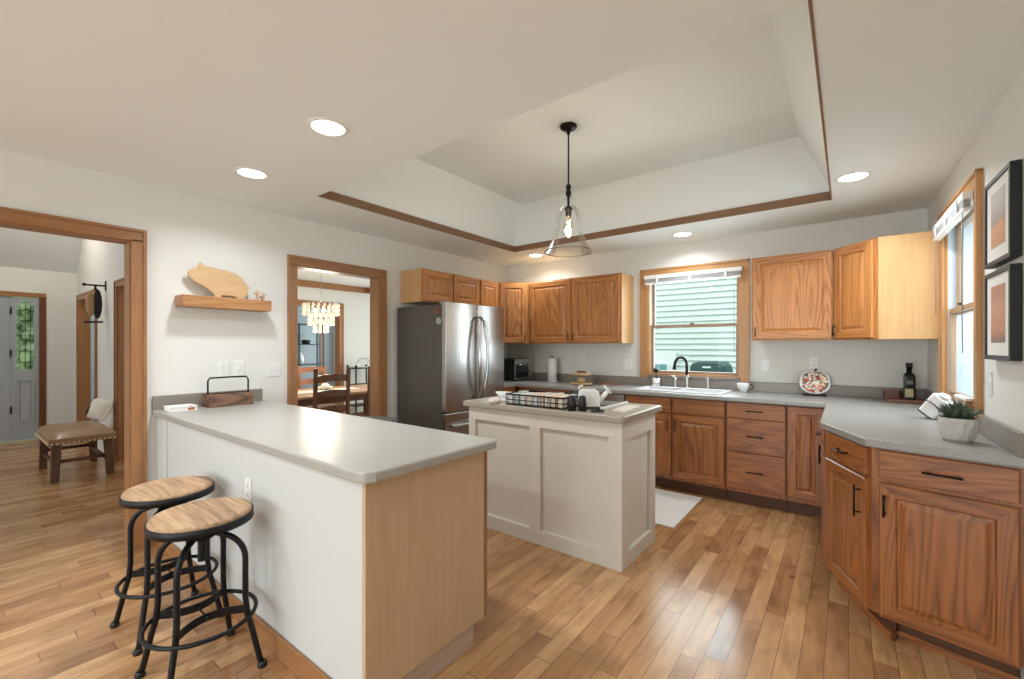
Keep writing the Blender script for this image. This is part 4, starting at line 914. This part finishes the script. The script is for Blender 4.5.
# autumn plate
def floral():
    m = bpy.data.materials.new('autumn_floral'); m.use_nodes = True; nt = m.node_tree; N = nt.nodes; L = nt.links; b = N['Principled BSDF']; b.inputs['Roughness'].default_value = .2
    tc = N.new('ShaderNodeTexCoord'); v = N.new('ShaderNodeTexVoronoi'); v.inputs['Scale'].default_value = 62; L.new(tc.outputs['Object'], v.inputs['Vector'])
    sp = N.new('ShaderNodeSeparateColor'); L.new(v.outputs['Color'], sp.inputs[0]); cr = N.new('ShaderNodeValToRGB'); cr.color_ramp.interpolation = 'CONSTANT'; L.new(sp.outputs[0], cr.inputs[0]); e = cr.color_ramp.elements
    e[0].color = srgb(178, 70, 58); e[1].color = srgb(236, 228, 214); e[1].position = .72
    for p, c_ in ((.14, (224, 150, 130)), (.28, (232, 196, 150)), (.42, (110, 60, 50)), (.5, (150, 158, 170)), (.6, (96, 108, 80))): k = e.new(p); k.color = srgb(*c_)
    L.new(cr.outputs[0], b.inputs['Base Color']); return m
pp = thing('pumpkin_plate', 'pumpkin shaped plate with red autumn flowers leaning on the back wall', 'plate', (3.505, -.085, .914), 0)
out = []
for k in range(64):
    a_ = 2*PI*k/64; r = 1+.02*math.cos(5*a_+PI/2); ca, sa = math.cos(a_), math.sin(a_); out.append((.112*r*abs(ca)**.85*(1 if ca > 0 else -1), .118+.103*r*abs(sa)**.85*(1 if sa > 0 else -1)))
R = Matrix.Rotation(-.16, 4, 'X')
MB().prism(out, -.006, .004, 'y').xf(R).build('rim', WHITEG, pp, bevel=.003)
MB().prism([(x*.88, .115+(z-.115)*.88) for x, z in out], -.010, -.006, 'y').xf(R).build('floral_face', floral(), pp)
MB().prism([(-.012, .21), (.012, .21), (.016, .235), (.004, .24)], -.006, .004, 'y').xf(R).build('stem', BRONZE, pp)
ps = thing('plate_stand', 'small dark stand holding the floral pumpkin plate', 'stand', (3.505, -.085, .914))
MB().box(-.085, .085, -.055, .03, 0, .008).box(-.085, .085, -.055, -.045, .008, .02).build('base', BLACKM, ps, bevel=.002)
# bottle on board
tag(MB().prism(rr(.125, .07, .03), 0, .016, 'z').build('serving_board', CHAIRL, loc=(4.10, -.135, .914)), 'wooden serving board under the dark bottle in the right corner', 'board')
bo_ = thing('oil_bottle', 'dark square bottle with cream label in the right corner', 'bottle', (4.115, -.145, .930))
MB().prism(rr(.035, .035, .01), 0, .19, 'z').build('body', mat('dark_glass', (20, 22, 18), .1), bo_, bevel=.004)
MB().lathe([(.034, .19), (.03, .20), (.0185, .208), (.0175, .25), (.001, .25)], seg=24).build('neck', mat('dark_glass', (20, 22, 18), .1), bo_)
MB().lathe([(.021, .25), (.0215, .285), (.001, .286)], seg=24).build('cap', BLACK, bo_)
MB().box(-.028, .022, -.0362, -.0352, .02, .085).build('label_panel', LABEL, bo_); MB().box(-.02, .02, -.0362, -.0352, .12, .15).build('emblem', GREY, bo_)
tag(MB().prism(rr(.055, .045, .02), 0, .065, 'z').build('wooden_box', wood('red_wood', (120, 62, 40), (84, 40, 26), 'x'), loc=(4.015, -.12, .9305), bevel=.004), 'small reddish wooden box left of the dark bottle', 'box')
# tilted white enamel lantern / canister by the window
R = Matrix.Rotation(.62, 4, 'Y')
en = thing('enamel_canister', 'white enamel canister with navy rim tipped over by the right window', 'canister', (4.125, -1.17, .914), -.65)
X_ = Matrix.Translation((-.012, 0, .028)) @ R
MB().prism(rr(.048, .032, .02), 0, .125, 'z').xf(X_).build('body', WHITEG, en, bevel=.004)
MB().prism(rr(.052, .036, .022), -.006, .0, 'z').xf(X_).build('rim', NAVY, en, bevel=.002)
MB().tube([(.05*math.cos(k*PI/5+.2), -.036, .06+.02*math.sin(k*PI/5)) for k in range(6)], .003, 6).xf(X_).build('handle', NAVY, en)
MB().lathe([(.022, .125), (.03, .14), (.024, .146), (.001, .146)], seg=20).xf(X_).build('neck', WHITEG, en)
sg = thing('wooden_sign', 'small wooden block sign on the sill behind the plant', 'sign', (4.222, -1.42, .914), -PI/2+.02)
MB().box(-.13, .13, -.012, .012, 0, .15).xf(Matrix.Rotation(.0, 4, 'X')).build('block', wood('sign_wood', (170, 120, 80), (130, 86, 52), 'x'), sg, bevel=.002)
MB().box(-.13, .13, -.0125, .0125, .1505, .162).build('white_top', WHITE, sg)
# plant
pp = thing('potted_succulent', 'spiky dark succulent in a faceted grey pot on the right counter', 'plant', (4.13, -1.925, .914))
m = MB(); n = 22; prof = [(.05, 0), (.062, .012), (.071, .045), (.0735, .088), (.069, .106)]
for i, (r, z) in enumerate(prof):
    for k in range(n):
        f = {1: (1.03, .97), 2: (1.0, 1.0), 3: (.965, 1.03)}.get(i, (1, 1))[k % 2]
        if i in (0, 4): f = 1
        m.v.append((.9*r*f*math.cos(2*PI*k/n), .9*r*f*math.sin(2*PI*k/n), z))
for i in range(len(prof)-1):
    for k in range(n):
        a_ = i*n+k; b2 = i*n+(k+1) % n
        m.f.append([a_, b2, b2+n, a_+n]); m.m.append(0); m.sm.append(False)
m.f.append(list(range(n))[::-1]); m.m.append(0); m.sm.append(False)
m.build('pot', CONC, pp)
MB().lathe([(.062, .1055), (.056, .1055), (.054, .094), (.001, .094)], seg=24, cap=False).build('soil', mat('soil', (60, 46, 38), 1), pp)
random.seed(11)
for nm, mt, cnt, r0, hh in (('leaves', LEAF, 70, .052, .078), ('leaves', LEAF2, 24, .04, .085)):
    m = MB()
    for k in range(cnt):
        a_ = random.uniform(0, 2*PI); s_ = random.uniform(.15, 1); bx = .032*s_*math.cos(a_); by = .032*s_*math.sin(a_)
        tx = bx+r0*s_*math.cos(a_)*1.0; ty = by+r0*s_*math.sin(a_)*1.0; h_ = hh*(1.25-.55*s_)*random.uniform(.8, 1.1)
        m.tube([(bx, by, .09), (bx+(tx-bx)*.35, by+(ty-by)*.35, .09+h_*.55), (tx, ty, .09+h_)], [.0065, .0055, .0008], 5)
    m.build(nm, mt, pp)

# rug by the sink
tag(MB().box(1.75, 2.715, -1.46, -.66, .0005, .009).build('rug', RUG, bevel=.003), 'pale woven rug on the floor between island and sink', 'rug')

# ------------------------------------------------------------------ foyer things
bn = thing('bench', 'brown leather bench with nailhead trim in the foyer', 'bench', (-2.88, -3.87, 0), 0)
BW, BD = .95, .50
n = 12; m = MB()
for i in range(n+1):
    for j in range(n+1):
        u = -1+2*i/n; v = -1+2*j/n; z = .435+.062*((1-u**6)*(1-v**6))**.6; m.v.append((u*BW/2, v*BD/2, z))
for i in range(n):
    for j in range(n): m.f.append([i*(n+1)+j, (i+1)*(n+1)+j, (i+1)*(n+1)+j+1, i*(n+1)+j+1]); m.m.append(0); m.sm.append(True)
m.box(-BW/2, BW/2, -BD/2, BD/2, .375, .434); m.build('cushion', LEATH, bn)
m = MB()
for k in range(27): m.ball((-BW/2+.02+(BW-.04)*k/26, -BD/2-.002, .385), .011, 8, 5)
for k in range(13):
    for s_ in (-1, 1): m.ball((s_*(BW/2+.002), -BD/2+.02+(BD-.04)*k/12, .385), .011, 8, 5)
m.build('nailheads', mat('nail_brass', (206, 186, 150), .4, metal=.6), bn)
for sx in (-1, 1):
    for sy in (-1, 1):
        MB().hexa([(sx*.42-.03, sy*.205-.03, 0), (sx*.42+.03, sy*.205-.03, 0), (sx*.42+.03, sy*.205+.03, 0), (sx*.42-.03, sy*.205+.03, 0), (sx*.40-.035, sy*.19-.035, .374), (sx*.40+.035, sy*.19-.035, .374), (sx*.40+.035, sy*.19+.035, .374), (sx*.40-.035, sy*.19+.035, .374)]).build('leg', BENCHW, bn, bevel=.004)
for sy in (-1, 1): MB().tube([(-.40, sy*.19, .16), (.40, sy*.19, .16)], .018, 8).build('stretcher', BENCHW, bn)
for sx in (-1, 1): MB().tube([(sx*.405, -.18, .20), (sx*.405, .18, .20)], .018, 8).build('stretcher', BENCHW, bn)
pw = thing('throw_pillow', 'cream pillow with dark animal print on the foyer bench', 'pillow', (-3.14, -3.68, .505), .35)
m = MB(); n = 10
for sgn in (-1, 1):
    for i in range(n+1):
        for j in range(n+1):
            u = -1+2*i/n; v = -1+2*j/n; y = sgn*.075*(max(0, (1-u*u)*(1-v*v)))**.45; m.v.append((u*.15, y, v*.12+.12))
for sgn in range(2):
    o_ = sgn*(n+1)**2
    for i in range(n):
        for j in range(n): m.f.append([o_+i*(n+1)+j, o_+(i+1)*(n+1)+j, o_+(i+1)*(n+1)+j+1, o_+i*(n+1)+j+1]); m.m.append(0); m.sm.append(True)
m.xf(Matrix.Rotation(-.35, 4, 'X') @ Matrix.Rotation(.12, 4, 'Y')).build('cushion', CREAM, pw)
MB().ball((-.07, -.062, .10), .04, 12, 8, 0, (.55, .3, 1.3)).ball((-.10, -.045, .045), .026, 10, 6, 0, (1, .4, .8)).xf(Matrix.Rotation(-.35, 4, 'X') @ Matrix.Rotation(.12, 4, 'Y')).build('animal_print', DARKB, pw)
hk = thing('wall_bracket', 'black wall bracket sticking out of the foyer wall', 'bracket', (-3.62, FY, 2.10))
MB().box(-.012, .012, -.012, 0, -.06, .06).build('mount', BLACKM, hk); MB().tube([(0, -.01, 0), (0, -.20, 0)], .011, 10).ball((0, -.20, 0), .02).build('arm', BLACKM, hk)
hb = thing('hanging_bag', 'tan and dark cloth bag hanging from the black foyer bracket', 'bag', (-3.62, FY-.10, 2.10))
MB().tube([(0, 0, -.012), (0, .0, -.06)], .012, 8).build('hook', BLACKM, hb)
MB().ball((0, .02, -.23), .2, 14, 12, 0, (.18, .22, .92)).build('dark_cloth', DARKB, hb)
MB().ball((0, -.045, -.24), .17, 14, 12, 0, (.2, .26, .9)).build('tan_cloth', TAN, hb)
MB().tube([(0, -.10, -.455), (0, .07, -.45)], .012, 8).build('bottom_bar', BLACKM, hb)

# ------------------------------------------------------------------ dining room things
def ladder_chair(name, label, m_, loc, rz, h_=1.10, w_=.40, group=None):
    t = thing(name, label, 'chair', loc, rz, group)            # back at +y side local, seat toward -y
    for s_ in (-1, 1):
        MB().hexa([(s_*w_/2-.022, .0, 0), (s_*w_/2+.022, .0, 0), (s_*w_/2+.022, .035, 0), (s_*w_/2-.022, .035, 0), (s_*w_/2-.02, .05, h_), (s_*w_/2+.02, .05, h_), (s_*w_/2+.02, .08, h_), (s_*w_/2-.02, .08, h_)]).build('back_post', m_, t, bevel=.004)
        MB().box(s_*w_/2-.02, s_*w_/2+.02, -.42, -.38, 0, .44).build('front_leg', m_, t, bevel=.004)
        MB().box(s_*w_/2-.01, s_*w_/2+.01, -.38, .0, .2, .23).build('side_rail', m_, t)
    for k, z in enumerate((.58, .76, .94)):
        n = 8; m = MB(); vs = []
        for i in range(n+1):
            u = -1+2*i/n; x = u*(w_/2-.02); y = .045*z/h_+.01+.02*(1-u*u); d_ = .018*(1-u*u)
            vs += [(x, y, z+.0*d_+d_*.6), (x, y+.016, z+d_*.6), (x, y+.016, z+.075+d_), (x, y, z+.075+d_)]
        m.add(vs, [(4*i+j, 4*i+(j+1) % 4, 4*i+4+(j+1) % 4, 4*i+4+j) for i in range(n) for j in range(4)]+[(0, 1, 2, 3), (4*n+3, 4*n+2, 4*n+1, 4*n)])
        m.build('slat', m_, t)
    MB().box(-w_/2-.01, w_/2+.01, -.43, .0, .44, .47).build('seat', m_, t, bevel=.01)
    return t
ladder_chair('dining_chair', 'dark ladder back chair centred in the dining doorway', CHAIRW, (-1.0, -2.03, 0), -PI/2, 1.10, .40, 'dark ladder back dining chairs')
ladder_chair('dining_chair', 'dark ladder back chair half hidden at the doorway right side', CHAIRW, (-1.0, -1.34, 0), -PI/2, 1.10, .40, 'dark ladder back dining chairs')
ladder_chair('dining_chair', 'lighter reddish ladder back chair on the far side of the table', CHAIRL, (-2.75, -1.28, 0), PI/2, 1.05, .40)
ladder_chair('dining_chair', 'very dark chair at the left edge of the dining doorway', wood('darker_wood', (70, 44, 32), (46, 28, 20)), (-2.75, -1.85, 0), PI/2, 1.04, .42)
dt = thing('dining_table', 'long tan wooden dining table beyond the doorway', 'table', (-1.85, -1.65, 0))
MB().box(-.48, .48, -1.0, 1.05, .715, .75).build('tabletop', TABLEW, dt, bevel=.006)
MB().box(-.42, .42, -.92, .97, .63, .714).build('apron', CHAIRW, dt)
for sx in (-1, 1):
    for sy in (-.9, .95): MB().box(sx*.40-.035, sx*.40+.035, sy-.035, sy+.035, 0, .63).build('leg', CHAIRW, dt, bevel=.006)
tag(MB().box(-.13, .13, -.45, .45, .0, .004).build('table_runner', CREAM, loc=(-1.85, -1.6, .7505)), 'cream runner lying along the dining table', 'table runner')
tag(MB().lathe([(.001, 0), (.06, 0), (.10, .035), (.105, .04), (.09, .035), (.05, .008), (.001, .008)], seg=24).ball((0, 0, .045), .06, 12, 8, 0, (1, 1, .7)).build('centerpiece_bowl', CREAM, loc=(-1.95, -1.55, .755)), 'pale bowl centrepiece standing on the dining table', 'bowl')
ch = thing('chandelier', 'tiered pale shell chandelier glowing above the dining table', 'chandelier', (-2.0, -1.58, 0))
MB().lathe([(.001, H), (.055, H), (.05, H-.02), (.001, H-.025)], seg=20).build('canopy', CHROME, ch)
m = MB()
for k in range(16): m.tube([(.007*(k % 2), .007*((k+1) % 2), H-.02-k*.029), (-.007*(k % 2), -.007*((k+1) % 2), H-.02-k*.029), (0, 0, H-.047-k*.029)], .0025, 5)
m.tube([(0, 0, H-.02), (0, 0, 1.96)], .003, 6).build('chain', CHROME, ch)
for R_, zt_, n, rows in ((.225, 1.935, 20, 3), (.16, 1.80, 14, 3), (.09, 1.70, 9, 3)):
    MB().tube([(R_*math.cos(k*PI/16), R_*math.sin(k*PI/16), zt_) for k in range(32)], .004, 6, closed=True).build('ring', CHROME, ch)
    for k in range(n):
        a_ = 2*PI*k/n; m = MB()
        for j in range(rows):
            cx_, cy_ = R_*math.cos(a_), R_*math.sin(a_); zc = zt_-.03-j*.055
            m.lathe([(.001, zc-.024), (.014, zc-.02), (.017, zc), (.014, zc+.02), (.001, zc+.024)], cx_, cy_, 6, smooth=False)
        m.build('shell_strand', CRYST, ch)
for k in range(3): MB().ball((.07*math.cos(k*2.1), .07*math.sin(k*2.1), 1.84), .025, 10, 8).build('bulb', LAMP, ch)
l = bpy.data.lights.new('chandelier_glow', 'POINT'); l.energy = 28*K; l.color = (1, .9, .74); l.shadow_soft_size = .2
lo = bpy.data.objects.new('chandelier_glow', l); COL.objects.link(lo); lo.location = (-2.0, -1.58, 1.42)
# black stand on the far wall
sd_ = thing('plant_stand', 'black metal stand against the dining room far wall', 'stand', (-3.16, -.19, 0))
m = MB()
for sx in (-1, 1):
    for sy in (-1, 1):
        m.tube([(sx*.13, sy*.19, 0), (sx*.13, sy*.19, 1.0)], .014, 8); m.ball((sx*.13, sy*.19, 1.0), .022, 10, 8)
m.build('frame', BLACKM, sd_)
for z in (.30, .66, .955): MB().box(-.14, .14, -.20, .20, z, z+.02).build('shelf', BLACKM, sd_)
gj = thing('cake_dome', 'clear glass dome standing on the black metal stand', 'dome', (-3.16, -.14, .976))
MB().lathe([(.12, .0), (.125, .06), (.11, .12), (.06, .165), (.001, .175)], seg=28, cap=False).build('dome', CLEAR, gj); MB().ball((0, 0, .185), .014).build('knob', CLEAR, gj)
MB().lathe([(.001, 0), (.13, 0), (.13, .008), (.001, .008)], seg=28).build('plate', WHITEG, gj)
# study bookshelf
bs = thing('bookshelf', 'dark metal bookshelf in the study beyond the dining room', 'bookshelf', (-5.95, .10, 0))
m = MB()
for y in (-.75, -.08, .48): m.box(-.15, -.12, y-.015, y+.015, 0, 1.85).box(.12, .15, y-.015, y+.015, 0, 1.85)
m.build('frame', mat('teal_black', (52, 66, 72), .5), bs)
for z in (.12, .55, .93, 1.38, 1.83): MB().box(-.15, .15, -.765, .495, z, z+.025).build('shelf', mat('teal_black', (52, 66, 72), .5), bs)
tag(MB().lathe([(.001, 0), (.05, 0), (.07, .1), (.05, .2), (.025, .22), (.03, .26), (.001, .26)], seg=20).build('vase', WHITEG, loc=(-5.95, .12, .956)), 'white vase on the lower study bookshelf level', 'vase')
tag(MB().lathe([(.001, 0), (.08, 0), (.10, .06), (.09, .09), (.001, .09)], seg=20).build('dark_bowl', BLACK, loc=(-5.95, .24, 1.406)), 'dark bowl on the upper study bookshelf level', 'bowl')
tag(MB().tube([(0, .08*math.cos(k*PI/10), .09+.08*math.sin(k*PI/10)) for k in range(20)], .012, 8, closed=True).build('ring_ornament', WHITEG, loc=(-5.95, -.2, .958)), 'white ring ornament on the study bookshelf', 'ornament')
for k in range(4):
    tag(MB().box(-.09, .09, -.014, .014, 0, .20+.02*(k % 2)).build('book', [BLACK, DARKB, GREY, CHAIRW][k], loc=(-5.95, -.08+.036+k*.034, 1.4055)), 'dark spined book standing on the upper study shelf', 'book', 'books on the upper study shelf')
struct('trim_21', MB().box(-6.378, -6.35, .80, .87, 0, 2.05), TRIMV)
sf = thing('sofa', 'grey sofa glimpsed through the far foyer doorway', 'sofa', (-5.3, -2.3, 0), .2)
MB().box(-.5, .5, -.4, .4, .12, .45).build('seat_base', GREYF := mat('grey_upholstery', (104, 104, 106), .9), sf, bevel=.05, seg=3)
MB().box(-.5, .5, .2, .42, .45, .92).build('backrest', GREYF, sf, bevel=.08, seg=4)
for s_ in (-1, 1): MB().box(s_*.5-.1, s_*.5+.1, -.4, .4, .12, .66).build('armrest', GREYF, sf, bevel=.07, seg=4)
for sx in (-1, 1):
    for sy in (-1, 1): MB().box(sx*.48-.02, sx*.48+.02, sy*.34-.02, sy*.34+.02, 0, .12).build('foot', BLACK, sf)

# the right wall stands about one degree out of square; turn it and everything fixed to it about the far corner
RT = Matrix.Translation((W, 0, 0)) @ Matrix.Rotation(SK, 4, 'Z') @ Matrix.Translation((-W, 0, 0))
for o in [wr, bbr, w2, bl2]+[o for o in COL.objects if o.parent is None and (o.name.startswith('picture_frame') or (o.name.startswith('light_switch') and o.location.x > 4))]:
    o.location = RT @ o.location; o.rotation_euler.z += SK
